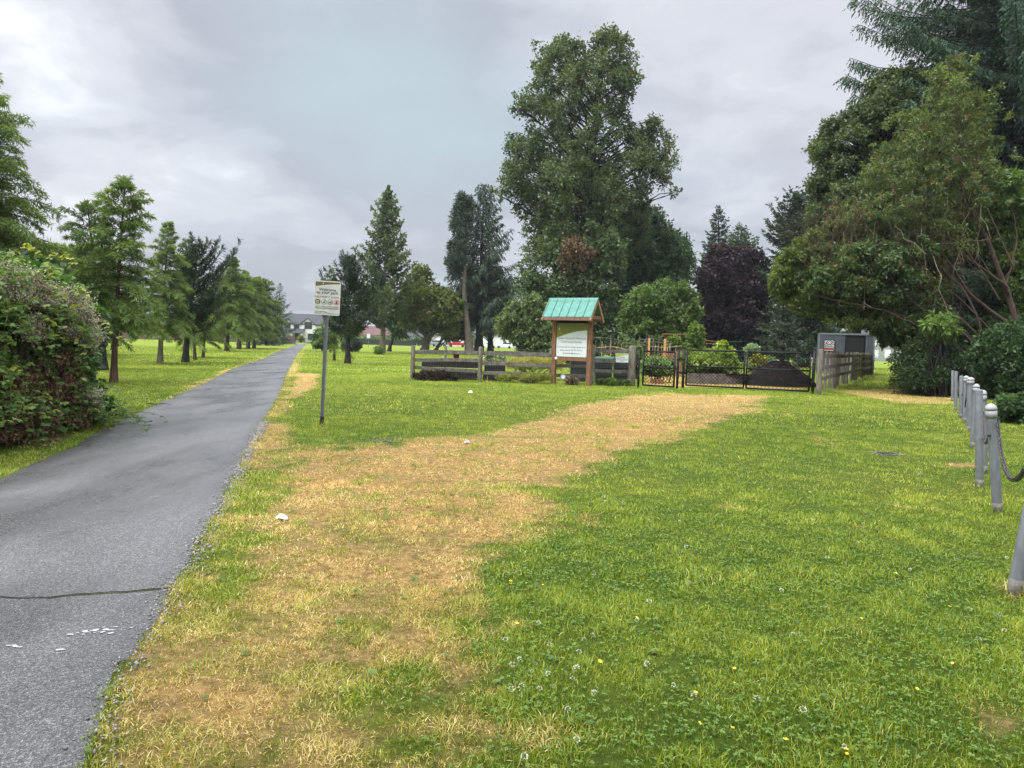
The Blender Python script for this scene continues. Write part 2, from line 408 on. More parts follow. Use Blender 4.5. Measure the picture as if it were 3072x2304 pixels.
# ------------------------------------------------------------------ ground
xs = np.unique(np.round(np.concatenate([np.linspace(-1800, -80, 14), np.linspace(-80, -14, 56), np.linspace(-14, 14, 240), np.linspace(14, 80, 56), np.linspace(80, 1800, 14)]), 3))
ys = np.unique(np.round(np.concatenate([np.linspace(-400, -10, 8), np.linspace(-10, 1.5, 18), np.linspace(1.5, 24, 200), np.linspace(24, 60, 110), np.linspace(60, 180, 80), np.linspace(180, 2500, 16)]), 3))
gx, gy = np.meshgrid(xs, ys); gp = np.stack([gx.ravel(), gy.ravel()], 1)
d_, l_, b_, _n = masks(gp)
nx = len(xs); ii = (np.arange(len(ys)-1)[:, None]*nx+np.arange(nx-1)[None]).reshape(-1)
gF = np.stack([ii, ii+1, ii+nx+1, ii+nx], 1)
gm, nt, b = mat_new('lawn'); N = nt.nodes; Lk = nt.links
at = N.new('ShaderNodeAttribute'); at.attribute_name = 'Col'; sp = N.new('ShaderNodeSeparateColor'); Lk.new(at.outputs['Color'], sp.inputs[0])
geo = N.new('ShaderNodeTexCoord')
def gnoise(s, d=5, r=.6, stretch=None):
    n = N.new('ShaderNodeTexNoise'); n.inputs['Scale'].default_value = s; n.inputs['Detail'].default_value = d; n.inputs['Roughness'].default_value = r
    if stretch:
        mp = N.new('ShaderNodeMapping'); mp.inputs['Scale'].default_value = stretch; Lk.new(geo.outputs['Object'], mp.inputs[0]); Lk.new(mp.outputs[0], n.inputs['Vector'])
    else: Lk.new(geo.outputs['Object'], n.inputs['Vector'])
    return n.outputs[0]
def mixc(f, a, c):
    m = N.new('ShaderNodeMix'); m.data_type = 'RGBA'
    for i, v in ((0, f), (6, a), (7, c)):
        if isinstance(v, tuple): m.inputs[i].default_value = v+(1,)
        elif isinstance(v, (int, float)): m.inputs[i].default_value = v
        else: Lk.new(v, m.inputs[i])
    return m.outputs[2]
def ramp(f, lo, hi):
    r = N.new('ShaderNodeMapRange'); r.inputs[1].default_value = lo; r.inputs[2].default_value = hi; Lk.new(f, r.inputs[0]); return r.outputs[0]
nA = ramp(gnoise(14, 6, .7), .3, .7); nB = ramp(gnoise(.35, 5, .6, (1, 2.2, 1)), .32, .68); nC = ramp(gnoise(1.6, 6, .65, (.8, 2, 1)), .3, .7)
green = mixc(nC, (.165, .215, .022), (.29, .335, .040))
green = mixc(nB, green, (.235, .285, .030))
green = mixc(ramp(sp.outputs[1], .2, 1.0), green, (.14, .22, .022))
dry = mixc(nA, (.40, .27, .095), (.58, .43, .18))
nD = ramp(gnoise(5.5, 5, .65), .3, .7); dsum = N.new('ShaderNodeMath'); dsum.operation = 'MULTIPLY_ADD'; Lk.new(nD, dsum.inputs[0]); dsum.inputs[1].default_value = .55; Lk.new(sp.outputs[0], dsum.inputs[2]); c = mixc(ramp(dsum.outputs[0], .5, .95), green, dry)
c = mixc(sp.outputs[2], c, (.12, .09, .065))
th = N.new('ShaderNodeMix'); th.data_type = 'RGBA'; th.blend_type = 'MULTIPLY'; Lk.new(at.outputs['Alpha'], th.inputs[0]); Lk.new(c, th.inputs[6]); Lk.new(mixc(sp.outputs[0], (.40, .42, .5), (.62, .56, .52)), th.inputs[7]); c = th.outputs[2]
mul = N.new('ShaderNodeMix'); mul.data_type = 'RGBA'; mul.blend_type = 'MULTIPLY'; mul.inputs[0].default_value = 1
Lk.new(c, mul.inputs[6]); Lk.new(mixc(nA, (.45, .45, .45), (1.25, 1.25, 1.25)), mul.inputs[7])
Lk.new(mul.outputs[2], b.inputs['Base Color']); b.inputs['Roughness'].default_value = .9; b.inputs['Specular IOR Level'].default_value = .1
bp = N.new('ShaderNodeBump'); bp.inputs['Strength'].default_value = .8; bp.inputs['Distance'].default_value = .05
Lk.new(gnoise(22, 6, .75), bp.inputs['Height']); Lk.new(bp.outputs[0], b.inputs['Normal'])
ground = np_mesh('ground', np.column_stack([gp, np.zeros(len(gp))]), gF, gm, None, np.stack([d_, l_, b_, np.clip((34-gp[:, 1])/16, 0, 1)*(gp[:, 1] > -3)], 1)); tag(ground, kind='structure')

# ------------------------------------------------------------------ asphalt path
am, nt, b = mat_new('asphalt'); N = nt.nodes; Lk = nt.links; geo = N.new('ShaderNodeTexCoord')
vor = N.new('ShaderNodeTexVoronoi'); vor.inputs['Scale'].default_value = 150; Lk.new(geo.outputs['Object'], vor.inputs['Vector'])
spk = N.new('ShaderNodeValToRGB'); Lk.new(vor.outputs['Color'], spk.inputs[0])
spk.color_ramp.elements[0].color = (.05, .05, .05, 1); spk.color_ramp.elements[0].position = .08
spk.color_ramp.elements[1].color = (.50, .49, .48, 1); spk.color_ramp.elements[1].position = .99
e = spk.color_ramp.elements.new(.70); e.color = (.20, .197, .192, 1)
big = ramp(gnoise(.55, 5, .6), .35, .65)
damp = ramp(gnoise(.9, 4, .55, (1.0, .35, 1)), .40, .62)
base = mixc(big, spk.outputs[0], (.16, .158, .155))
mm = N.new('ShaderNodeMix'); mm.data_type = 'RGBA'; mm.blend_type = 'MULTIPLY'; mm.inputs[0].default_value = 1
Lk.new(mixc(.1, spk.outputs[0], base), mm.inputs[6]); Lk.new(mixc(damp, (.42, .42, .42), (.66, .655, .65)), mm.inputs[7])
Lk.new(mm.outputs[2], b.inputs['Base Color'])
rr = N.new('ShaderNodeMapRange'); rr.inputs[3].default_value = .24; rr.inputs[4].default_value = .46; Lk.new(damp, rr.inputs[0]); Lk.new(rr.outputs[0], b.inputs['Roughness'])
b.inputs['Specular IOR Level'].default_value = .45
bp = N.new('ShaderNodeBump'); bp.inputs['Strength'].default_value = .6; bp.inputs['Distance'].default_value = .006
Lk.new(vor.outputs['Distance'], bp.inputs['Height']); Lk.new(bp.outputs[0], b.inputs['Normal'])
py = np.concatenate([np.arange(-9, 12, .06), np.arange(12, 40, .25), np.arange(40, 157, 1.0)])
q = np.stack([py, py*0], 1)
er = XR(py)+.05*smooth_noise(q, 1.6, 2, 4); el_ = XL(py)+.05*smooth_noise(q, 1.4, 8, 4)
t = np.array([0, .012, .12, .3, .5, .7, .88, .988, 1])
pv = np.stack([el_[:, None]+(er-el_)[:, None]*t, np.repeat(py[:, None], 9, 1), np.full((len(py), 9), .012)], -1)
pv[:, 0, 2] = pv[:, -1, 2] = -.01
k = (np.arange(len(py)-1)[:, None]*9+np.arange(8)[None]).reshape(-1)
path = np_mesh('path', pv.reshape(-1, 3), np.stack([k, k+1, k+10, k+9], 1), am, None, None, True); tag(path, kind='structure')
# cracks and joints that run across it
mc = mat('crack_fill', (.018, .018, .016), .95, var=.3); mo = mat('crack_moss', (.07, .08, .02), .95, var=.5, scale=40)
def crack(pts, wid, m, name='crack', jit=.02):
    pts = np.array(pts, float); s = np.linspace(0, 1, 60); L = np.stack([np.interp(s, np.linspace(0, 1, len(pts)), pts[:, i]) for i in (0, 1)], 1)
    L[:, 1] += jit*smooth_noise(L, 4, 4, 3); ww = wid*(.6+.7*np.abs(smooth_noise(L, 7, 6, 2)))
    V = np.concatenate([np.column_stack([L[:, 0], L[:, 1]-ww, np.full(60, .0165)]), np.column_stack([L[:, 0], L[:, 1]+ww, np.full(60, .0165)])])
    i = np.arange(59); np_mesh(name, V, np.stack([i, i+1, i+61, i+60], 1), m, path)
a, b2 = G(0, 1797)[:2], G(505, 1772)[:2]
crack([a+(a-b2)*.25, a, G(160, 1796)[:2], G(330, 1783)[:2], b2], .009, mc, jit=.05)
crack([G(150, 1797)[:2], G(330, 1784)[:2], G(480, 1774)[:2]], .014, mo, 'crack_moss', .05)
for yy, l, r_ in ((1117, 680, 862), (1083, 765, 880), (1064, 812, 893), (1047, 850, 905)):
    crack([G(l, yy)[:2], G(r_, yy+1.5)[:2]], .02+.0006*G(l, yy)[1]**1.1, mc, 'joint', .05)
mp_ = mat('worn_paint', (.36, .36, .355), .7, var=.2, scale=30)
def dabs(px, py_, n, sx, sy, ang):
    V = []; F = []
    for i in range(n):
        c = G(px, py_)[:2]+np.array([random.gauss(0, sx), random.gauss(0, sy)])@np.array([[math.cos(ang), math.sin(ang)], [-math.sin(ang), math.cos(ang)]])
        m = 7; r0 = random.uniform(.003, .010)
        V += [(c[0]+r0*random.uniform(.5, 1.5)*math.cos(2*math.pi*j/m)*1.6, c[1]+r0*random.uniform(.5, 1.2)*math.sin(2*math.pi*j/m), .0162+.00002*i) for j in range(m)]
        F.append([m*i+j for j in range(m)])
    np_mesh('worn_paint_mark', V, np.array(F), mp_, path)
dabs(285, 1902, 38, .07, .018, .35); dabs(45, 1948, 6, .02, .006, 0); dabs(176, 1957, 4, .012, .004, 0)

# ------------------------------------------------------------------ grass blades
def scatter(y0, y1, dens, xpad=.6):
    n = int(dens*.72*(y1*y1-y0*y0)*1.12+dens*xpad*2*(y1-y0))
    y = np.sqrt(rng.uniform(y0*y0, y1*y1, n)); x = rng.uniform(-1, 1, n)*(y*.79+xpad)
    p = np.stack([x, y], 1)
    inside = (x > XL(y)+.03*smooth_noise(np.stack([y, x], 1), 5, 4)+.01) & (x < XR(y)+.05*smooth_noise(np.stack([y, y*0], 1), 1.6, 2, 4)-.03+.035*smooth_noise(np.stack([y, x], 1), 9, 14, 2))
    return p[~inside]
GREEN = np.array([(.09, .17, .015), (.24, .325, .026), (.47, .51, .085)])
DRYC = np.array([(.36, .20, .065), (.66, .425, .15), (.85, .64, .31)])
def pick(pal, t): 
    t = np.clip(t, 0, 1)*(len(pal)-1); i = np.clip(t.astype(int), 0, len(pal)-2); f = (t-i)[:, None]
    return pal[i]*(1-f)+pal[i+1]*f
DRYY = np.array([(.40, .29, .075), (.70, .54, .18), (.90, .76, .36)])
gV, gFq, gC, gn = [], [], [], 0
def blades(p, h0, h1, w0, seg, lie=1.0):
    global gn
    d, lush, bare, n3 = masks(p)
    keep = rng.random(len(p)) > bare*.85
    p, d, lush, n3 = p[keep], d[keep], lush[keep], n3[keep]
    n = len(p)
    isdry = rng.random(n) < d*.93+.03
    n4 = smooth_noise(p, 4.5, 71, 2); h = rng.uniform(h0, h1, n)*np.clip(1+.45*n3+.55*n4+.35*(lush-.5), .5, 2)*np.where(isdry, .8, 1.0)
    az = rng.uniform(0, 2*np.pi, n); lean = np.abs(rng.normal(.55, .35, n))*lie+np.where(isdry, .45, 0)
    dirx = np.stack([np.cos(az), np.sin(az)], 1)*np.sin(np.clip(lean, 0, 1.45))[:, None]
    dz = np.cos(np.clip(lean, 0, 1.45))
    sz = rng.uniform(0, 2*np.pi, n); side = np.stack([np.cos(sz), np.sin(sz), 0*sz], 1)
    wv = (w0*rng.uniform(.6, 1.4, n))[:, None]
    b0 = np.column_stack([p, np.full(n, -.004)])
    mid = b0+np.column_stack([dirx*.5, dz*.62])*h[:, None]
    tip = b0+np.column_stack([dirx*1.15, dz*.95-.12*np.sin(lean)])*h[:, None]
    rows = [(b0, 1.0), (mid, .8), (tip, .15)] if seg == 2 else [(b0, 1.0), (tip, .25)]
    V = np.concatenate([np.stack([r-side*wv*k/2, r+side*wv*k/2], 1) for r, k in rows], 1)   # n, 2*rows, 3
    m = V.shape[1]
    F = np.concatenate([np.arange(n)[:, None]*m+np.array([[0, 1, 3, 2]])+2*s for s in range(len(rows)-1)])+gn
    tt = .47+.30*rng.normal(size=n)+.20*n3+.22*n4-.30*(lush-.5)
    wy = np.clip((d-.5)/.4, 0, 1)[:, None]*np.clip((p[:, 1:]-3)/5, .25, 1); C = np.where(isdry[:, None], pick(DRYC, tt+.1)*wy+pick(DRYY, tt+.1)*(1-wy), pick(GREEN, tt))
    C = np.where((~isdry & (d > .25))[:, None], C*.75+pick(DRYC, tt)*.25, C)
    gV.append(V.reshape(-1, 3)); gFq.append(F); gC.append(np.repeat(C, m, 0)); gn += n*m
blades(scatter(2.0, 4.6, 10500), .014, .046, .0036, 2)
blades(scatter(4.6, 8, 4600), .016, .046, .0052, 2)
blades(scatter(8, 15, 1600), .02, .045, .008, 1)
blades(scatter(15, 34, 460), .025, .055, .016, 1)
blades(scatter(34, 80, 50), .04, .085, .04, 1)
# taller tufts against the asphalt edge
ey = np.sqrt(rng.uniform(2.2**2, 16**2, 9000)); ex = XR(ey)+np.abs(rng.normal(0, .10, 9000))+.02
kk = smooth_noise(np.stack([ey, ey*0], 1), 1.7, 40, 3) > .05
blades(np.stack([ex, ey], 1)[kk], .03, .085, .0042, 2)
# denser green tufts scattered through the dry turf
tc_ = scatter(2.2, 16, 4.2); tc_ = tc_[masks(tc_)[0] > .35]
tp = np.repeat(tc_, 70, 0)+rng.normal(0, 1, (len(tc_)*70, 2))*np.repeat(rng.uniform(.03, .13, len(tc_)), 70)[:, None]
BASES = [(965, 1279, .10, 90), (1237, 1140, .22, 60), (1443, 1141, .22, 60), (1778, 1157, .22, 60), (1893, 1158, .3, 80), (1663, 1151, .2, 50), (1760, 1153, .2, 50), (1914, 1163, .12, 40), (2031, 1166, .12, 40), (2048, 1164, .12, 40), (2437, 1183, .14, 50), (2455, 1184, .2, 60),
         (3040, 1785, .11, 120), (2993, 1539, .11, 90), (2938, 1464, .11, 80), (2954, 1421, .1, 60), (2918, 1345, .12, 60), (2909, 1295, .12, 60), (2894, 1267, .12, 50), (2867, 1232, .12, 50), (341, 1149, .3, 90), (308, 1110, .4, 90), (480, 1092, .4, 90), (556, 1087, .5, 90), (1043, 1090, .4, 90)]
bpts = np.concatenate([G(px, py)[:2]+unit(rng.normal(size=(n, 2)))*np.abs(rng.normal(r, r*.35, (n, 1))) for px, py, r, n in BASES]); bpts = bpts[(bpts[:, 0] > XR(bpts[:, 1])+.05) | (bpts[:, 0] < XL(bpts[:, 1])-.05)]
blades(bpts, .06, .14, .007, 2)
for i in range(16):
    fa, fb_ = G(1237, 1141), G(1893, 1159); q_ = fa[:2]+(fb_-fa)[:2]*rng.random((60, 1))+rng.normal(0, .07, (60, 2)); blades(q_, .06, .17, .010, 2)
_m = masks
def masks(p): 
    d, l, b_, n = _m(p); return d*.12, l, b_*0, n
blades(tp[(tp[:, 0] > XR(tp[:, 1])+.03)], .03, .065, .0045, 2)
masks = _m
grass = np_mesh('grass', np.concatenate(gV), np.concatenate(gFq), M['grass'], None, np.concatenate(gC))
tag(grass, 'short mown grass, green with a straw coloured dry band', 'grass', kind='stuff')
# clover and broad weed leaves lying in the turf
cl = NB()
def rosettes(p, r0, r1, k, cA, cB):
    n = len(p); P0 = np.repeat(np.column_stack([p, rng.uniform(.012, .04, n)]), k, 0)
    a = np.tile(np.arange(k)*2*np.pi/k, n)+np.repeat(rng.uniform(0, 6.28, n), k)
    Dv = np.stack([np.cos(a), np.sin(a), rng.uniform(-.15, .35, n*k)], 1)
    Nv = np.array([0, 0, 1.0])+rng.normal(0, .22, (n*k, 3))
    L = np.repeat(rng.uniform(r0, r1, n), k); t_ = np.repeat(rng.random(n), k)[:, None]
    leaves(cl, P0, Dv, Nv, L, L*.85, np.array(cA)*(1-t_)+np.array(cB)*t_, .06, .05)
cp = scatter(2.1, 11, 900); dd, ll, bb, nn = masks(cp); cp = cp[(dd < .3) & (rng.random(len(cp)) < np.clip(ll*1.5-.35, .03, 1)*np.clip(1.5-cp[:, 1]/9, .2, 1))]
rosettes(cp, .008, .015, 3, (.08, .17, .022), (.20, .31, .05))
wp = scatter(2.1, 12, 7); rosettes(wp, .014, .030, 6, (.07, .15, .03), (.16, .25, .045))
clo = np_mesh('clover', np.concatenate(cl.V), np.concatenate(cl.F), M['grass'], None, np.concatenate(cl.C)); tag(clo, 'low clover and weed leaves spread through the lawn', 'ground cover', kind='stuff')
# crumbled gravel along the asphalt edge
gb = NB(); n = 5200
ey = np.sqrt(rng.uniform(2.0**2, 13**2, n)); ex = XR(ey)+rng.normal(.02, .055, n)
r0 = rng.uniform(.003, .010, n)*rng.uniform(.6, 1.4, n)
oc = np.array([(1, 0, 0), (0, 1, 0), (-1, 0, 0), (0, -1, 0), (0, 0, .8), (0, 0, -.5)])
V = np.column_stack([ex, ey, np.full(n, .014)])[:, None]+(oc[None]+rng.normal(0, .25, (n, 6, 3)))*r0[:, None, None]
fo = np.array([(0, 1, 4), (1, 2, 4), (2, 3, 4), (3, 0, 4), (1, 0, 5), (2, 1, 5), (3, 2, 5), (0, 3, 5)])
gr = np_mesh('gravel', V.reshape(-1, 3), (np.arange(n)[:, None, None]*6+fo[None]).reshape(-1, 3), M['gravel'], None, np.repeat(np.array([[.22, .21, .20]])*rng.uniform(.45, 1.7, (n, 1)), 6, 0))
tag(gr, 'loose gravel crumbling along the asphalt edge', 'gravel', kind='stuff')
# ------------------------------------------------------------------ plants
LG = 1.38
def limb_path(a, b, n=6, sag=.12, seed=None):
    a = np.asarray(a, float); b = np.asarray(b, float); s = np.linspace(0, 1, n)[:, None]
    L = np.linalg.norm(b-a); j = rng.normal(0, .035*L, (n, 3))*np.sin(np.pi*s)
    p = a+(b-a)*s+j; p[:, 2] += (np.sin(np.pi*s[:, 0])*sag*L)
    return p
def fill_outline(poly, depth, rpx, n, thick=.8, rr=(.7, 1.3), seed=1):
    """leaf clumps packed through the volume behind an outline: rows of x, y, z, radius (metres)"""
    g = np.random.default_rng(seed); poly = np.asarray(poly, float)
    lo, hi = poly.min(0), poly.max(0); out = []
    q = g.uniform(lo, hi, (n*30, 2)); s = sdist(q, poly); ok = s > rpx*.35; q, s = q[ok], s[ok]
    w_m = (hi[0]-lo[0])*depth/FPX*.5
    pts = []
    for p, d in zip(q, s):
        if len(pts) >= n: break
        r = rpx*g.uniform(*rr)
        r = min(r, max(d*1.25, rpx*.45))
        if any((p[0]-a)**2+(p[1]-b)**2 < (.55*min(r, c))**2 for a, b, c in pts): continue
        pts.append((p[0], p[1], r))
        half = min(w_m*thick, (d*2.2)*depth/FPX)
        dy = g.uniform(-1, 1)*half
        c = P(p[0], p[1], depth+dy)
        if c[2] < .1: continue
        out.append((c[0], c[1], c[2], r*depth/FPX))
    return np.array(out)
def leafy(nb, cl, twigs, per, L, W, palA, spread=.13, out=.85, ln=(.3, 1.0), up=.22, hang=-.15, jitter=.28, seed=3, squash=.85, palB=None, fB=0.0):
    """twigs of leaves pushing out of each clump"""
    g = np.random.default_rng(seed)
    vol = cl[:, 3]**2; cnt = np.maximum(3, (twigs*vol/vol.sum()).astype(int)); idx = np.repeat(np.arange(len(cl)), cnt)
    n = len(idx); c = cl[idx, :3]; r = cl[idx, 3]
    d = unit(g.normal(size=(n, 3))); rad = g.random(n)**.45*out
    d2 = d.copy(); d2[:, 2] *= squash
    o = c+d2*(rad*r)[:, None]
    tdir = unit(d+g.normal(0, .45, (n, 3))+np.array([0, 0, up]))
    tl = r*g.uniform(ln[0], ln[1], n)
    s = np.tile(np.linspace(.12, 1, per), n); I = np.repeat(np.arange(n), per); m = len(I)
    pos = o[I]+tdir[I]*(tl[I]*s)[:, None]+g.normal(0, 1, (m, 3))*(spread*r[I])[:, None]
    D = unit(tdir[I]*.55+g.normal(0, .75, (m, 3))+np.array([0, 0, hang]))
    Nn = np.array([0, 0, .9])+d[I]*.5+g.normal(0, .5, (m, 3))
    cv = g.normal(0, .5, len(cl)); t_ = .5+.22*cv[idx[I]]+.22*g.normal(size=m)+.12*g.normal(size=n)[I]
    C = pick(np.asarray(palA)*LG, t_)
    if palB is not None:
        bsel = (g.random(n) < fB)[I]; C = np.where(bsel[:, None], pick(np.asarray(palB), t_), C)
    C = C*(1+jitter*(g.random((m, 1))-.5))
    sz = g.uniform(.65, 1.3, m)
    leaves(nb, pos, D, Nn, L*sz, W*sz, C)
    return o, tdir, tl
def bones(nb, trunk, cl, r0, frac=.8, twn=None, thin=.012, seed=5):
    """limbs from the trunk line up into the clumps"""
    g = np.random.default_rng(seed); tr = np.asarray(trunk, float)
    for c in cl:
        if g.random() > frac: continue
        h = np.hypot(*(c[:2]-tr[-1, :2]))
        zt = np.clip(c[2]-(.5+.35*g.random())*h-.2*c[3], tr[0, 2]+(tr[-1, 2]-tr[0, 2])*.12, tr[-1, 2])
        a = np.array([np.interp(zt, tr[:, 2], tr[:, i]) for i in (0, 1)]+[zt])
        L = np.linalg.norm(c[:3]-a); p = limb_path(a, c[:3], 6, .06)
        nb.tube(p, np.linspace(min(r0*.55, thin*L+.02), .008+.0015*L, 6), 5)
        for k in range(2):
            e = c[:3]+unit(g.normal(size=3)+np.array([0, 0, .5]))*c[3]*.8
            nb.tube(limb_path(p[3], e, 4, .05), np.linspace(.004*L+.008, .005+.0008*L, 4), 3)
def trunk_tube(nb, pts, r0, r1, n=9, flare=1.5):
    pts = np.asarray(pts, float); s = np.linspace(0, 1, 14)
    k = np.linspace(0, 1, len(pts)); L = np.stack([np.interp(s, k, pts[:, i]) for i in range(3)], 1)
    L[1:-1, :2] += rng.normal(0, r0*.12, (12, 2))
    rad = r0+(r1-r0)*s**.9; rad = rad*(1+(flare-1)*np.exp(-s*16))
    L[0, 2] -= .1
    nb.tube(L, rad, n)
def broadleaf(name, label, cat, base, top, crown, twigs, per, L, W, pal, r0=.2, bark='bark', seed=3, group=None, mid=None, frac=.8, leafm='leaf', extra=None, dead=None, parts=('trunk', 'crown'), **kw):
    root = empty(name, base, label, cat, group)
    nb = NB(); tr = [base]+(mid or [])+[top]
    if len(tr) == 2: tr = [base, (np.asarray(base)*.5+np.asarray(top)*.5)+np.array([.02*(top[2]), 0, 0]), top]
    trunk_tube(nb, tr, r0, r0*.18); bones(nb, tr, crown, r0, frac, seed=seed)
    nb.build(parts[0], M[bark], root, True)
    lf = NB(); leafy(lf, crown, twigs, per, L, W, pal, seed=seed, **kw)
    if extra is not None: extra(lf)
    lf.build(parts[1], M[leafm], root)
    if dead is not None:
        dl = NB(); leafy(dl, *dead[0], **dead[1]); dl.build('dead_leaves', M['dead'], root)
    return root

def conifer(name, label, cat, base, H, z0, prof, nb, pal, slope=.1, droop=.35, tip=.15, bl=.35, sp=.25, hang=.25, ang=.9, nl=.28, nw=.05, per=4, r0=.18, bark='bark_dark', seed=1, group=None, lean=(0, 0), jag=.3, topslope=.8, wide=None, leafm='needle', dirbias=None, crownz=None, spray=.35, nn=.5):
    g = np.random.default_rng(seed); base = np.asarray(base, float)
    root = empty(name, base, label, cat, group)
    wd = NB(); lf = NB()
    ax = lambda z: np.stack([base[0]+lean[0]*(z/H)**1.3, base[1]+lean[1]*(z/H)**1.3, z], -1)
    zs = np.linspace(0, H, 12); tp = ax(zs); tp[0, 2] = -.1
    wd.tube(tp, r0*(1-zs/H*.95)*(1+.45*np.exp(-zs/H*22)), 9)
    px_, py_ = zip(*prof)
    az = g.uniform(0, 6.28); Ps, Ds, Ls, Cs = [], [], [], []
    ts = np.sort(np.clip((np.arange(nb)+g.uniform(-.4, .4, nb))/nb, 0, .995))
    for t in ts:
        az += 2.4+g.normal(0, .35); R = float(np.interp(t, px_, py_))*(1+jag*g.uniform(-1, .6))
        if dirbias is not None: R *= 1+dirbias[1]*math.cos(az-dirbias[0])
        if R < .05: continue
        z = z0+(H-z0)*t; s = np.linspace(0, 1, 8)
        sl = slope+(topslope-slope)*t**2+g.normal(0, .08)
        rad = R*s; dz = R*(sl*s-droop*(1-t*.7)*s**2+tip*s**4)
        a0 = ax(np.array([z]))[0]
        wob = g.normal(0, .05*R)*s**2
        br = np.stack([a0[0]+np.cos(az)*rad-np.sin(az)*wob, a0[1]+np.sin(az)*rad+np.cos(az)*wob, np.maximum(z+dz, .12)], 1)
        wd.tube(br, np.linspace(max(.012, r0*.16*R/max(py_)), .004+.001*R, 8), 4)
        n = max(3, int(R/sp)); u = (np.arange(n)+g.uniform(.1, .9, n))/n*.9+.1
        u = np.concatenate([u, u[::-1], [1.0]]); sd = np.concatenate([np.ones(n), -np.ones(n), [0]])
        pos = np.stack([np.interp(u, s, br[:, i]) for i in range(3)], 1)
        fw = unit(np.stack([np.interp(np.clip(u+.05, 0, 1), s, br[:, i]) for i in range(3)], 1)-np.stack([np.interp(np.clip(u-.08, 0, 1), s, br[:, i]) for i in range(3)], 1))
        si = np.array([-math.sin(az), math.cos(az), 0])
        bd = unit(fw*math.cos(ang)+si*sd[:, None]*math.sin(ang)+np.array([0, 0, -hang])+g.normal(0, .16, (len(u), 3)))
        ll = bl*(R**.6)*(1.05-.55*u)*g.uniform(.6, 1.25, len(u))
        k = np.tile(np.linspace(.05, .95, per), len(u)); I = np.repeat(np.arange(len(u)), per)
        q = pos[I]+bd[I]*(ll[I]*k)[:, None]; q[:, 2] -= hang*.5*ll[I]*k**2
        Ps.append(q); Ds.append(unit(bd[I]+g.normal(0, spray, (len(I), 3))+np.array([0, 0, -hang*k.mean()])))
        Ls.append(np.minimum(nl*g.uniform(.7, 1.3, len(I)), ll[I]*1.4+.04))
        # leaf colour runs paler towards the branch tips
        Cs.append(np.clip(.28+.45*u[I]*g.uniform(.6, 1.2, len(I))+.16*g.normal(size=len(I))+.1*g.normal(), 0, 1))
    q = np.concatenate(Ps); D = np.concatenate(Ds); L = np.concatenate(Ls); t_ = np.concatenate(Cs)
    Nv = np.array([0, 0, 1.0])+g.normal(0, nn, (len(q), 3))
    leaves(lf, q, D, Nv, L, nw*(L/nl)**.5, pick(np.asarray(pal)*LG, t_)*g.uniform(.8, 1.2, (len(q), 1)), .1, .12)
    wd.build('trunk', M[bark], root, True); lf.build('crown', M[leafm], root)
    return root

PAL_CYP = [(.055, .10, .032), (.10, .16, .044), (.175, .245, .065)]
PAL_CYPD = [(.03, .06, .022), (.06, .105, .028), (.11, .165, .038)]
PAL_PINE = [(.012, .026, .018), (.024, .046, .026), (.05, .08, .04)]
PAL_SPR = [(.015, .032, .022), (.03, .055, .032), (.06, .09, .05)]
PAL_SPRB = [(.02, .04, .032), (.045, .075, .058), (.08, .12, .09)]
PAL_COT = [(.026, .045, .022), (.06, .092, .038), (.12, .155, .07)]
PAL_GRN = [(.045, .085, .02), (.09, .15, .03), (.16, .23, .05)]
PAL_YEL = [(.07, .10, .02), (.13, .18, .035), (.24, .25, .06)]
PAL_DKG = [(.018, .045, .018), (.035, .08, .03), (.07, .13, .045)]
PAL_PUR = [(.014, .013, .020), (.026, .018, .028), (.055, .026, .032)]
PAL_BRN = [(.055, .04, .022), (.11, .07, .042), (.19, .125, .075)]
CYP = dict(slope=.30, droop=.48, tip=-.12, bl=.40, sp=.09, hang=.22, nl=.17, nw=.028, per=16, spray=.6, leafm='leaf', topslope=1.2, jag=.45, ang=.8)
ROW = 'young feathery conifers in a row beside the path'

def cyp(px, depth, toppx, z0, prof, nb, label, seed, r0=.09, pal=PAL_CYP, name='bald_cypress', bark='bark', lean=None, **kw):
    b = B(px, depth); H = HZ(b, toppx[1]); tb = P(toppx[0], toppx[1], depth)
    k = {**CYP, **kw}
    return conifer(name, label, 'tree', b, H, z0, prof, nb, pal, r0=r0, bark=bark, seed=seed, group=ROW if name == 'bald_cypress' else None, lean=(tb[0]-b[0], 0) if lean is None else lean, **k)
# left of the path, one after another
cyp(341, 21.7, (375, 552), 1.75, [(0, 1.05), (.15, 1.25), (.4, .95), (.62, .80), (.8, .70), (.93, .42), (1, .06)], 68, 'tall feathery green tree beside the bramble, its reddish trunk bare to head height', 3, .10, bark='bark_red')
cyp(308, 28.6, (262, 612), 1.7, [(0, 1.5), (.3, 1.5), (.6, 1.2), (.85, .7), (1, .1)], 52, 'darker feathery tree with a thick crooked trunk behind the reddish trunk', 4, .17, PAL_CYPD, bark='bark_dark')
cyp(480, 35.7, (508, 668), 1.6, [(0, 1.75), (.2, 1.75), (.45, 1.2), (.62, .8), (.8, .5), (.93, .3), (1, .05)], 84, 'bright green feathery tree with a pale brown trunk and drooping lower boughs', 5, .13, bark='bark_pale')
cyp(585, 42.5, (557, 718), 2.4, [(0, 1.0), (.3, 1.0), (.7, .7), (1, .1)], 46, 'thin feathery tree whose top shows over the dark pine', 6, .09)
cyp(609, 47, (640, 860), 1.0, [(0, 1.5), (.3, 1.9), (.6, 1.2), (.9, .5), (1, .1)], 50, 'small feathery tree with a thin reddish trunk and one low trailing bough', 7, .09, bark='bark_red')
cyp(681, 67, (703, 770), 2.0, [(0, 2.2), (.2, 2.5), (.5, 1.9), (.72, 1.0), (.85, .5), (1, .08)], 76, 'feathery tree with a bare twig leader and a stout dark trunk', 8, .2, nl=.36, nw=.06, sp=.17)
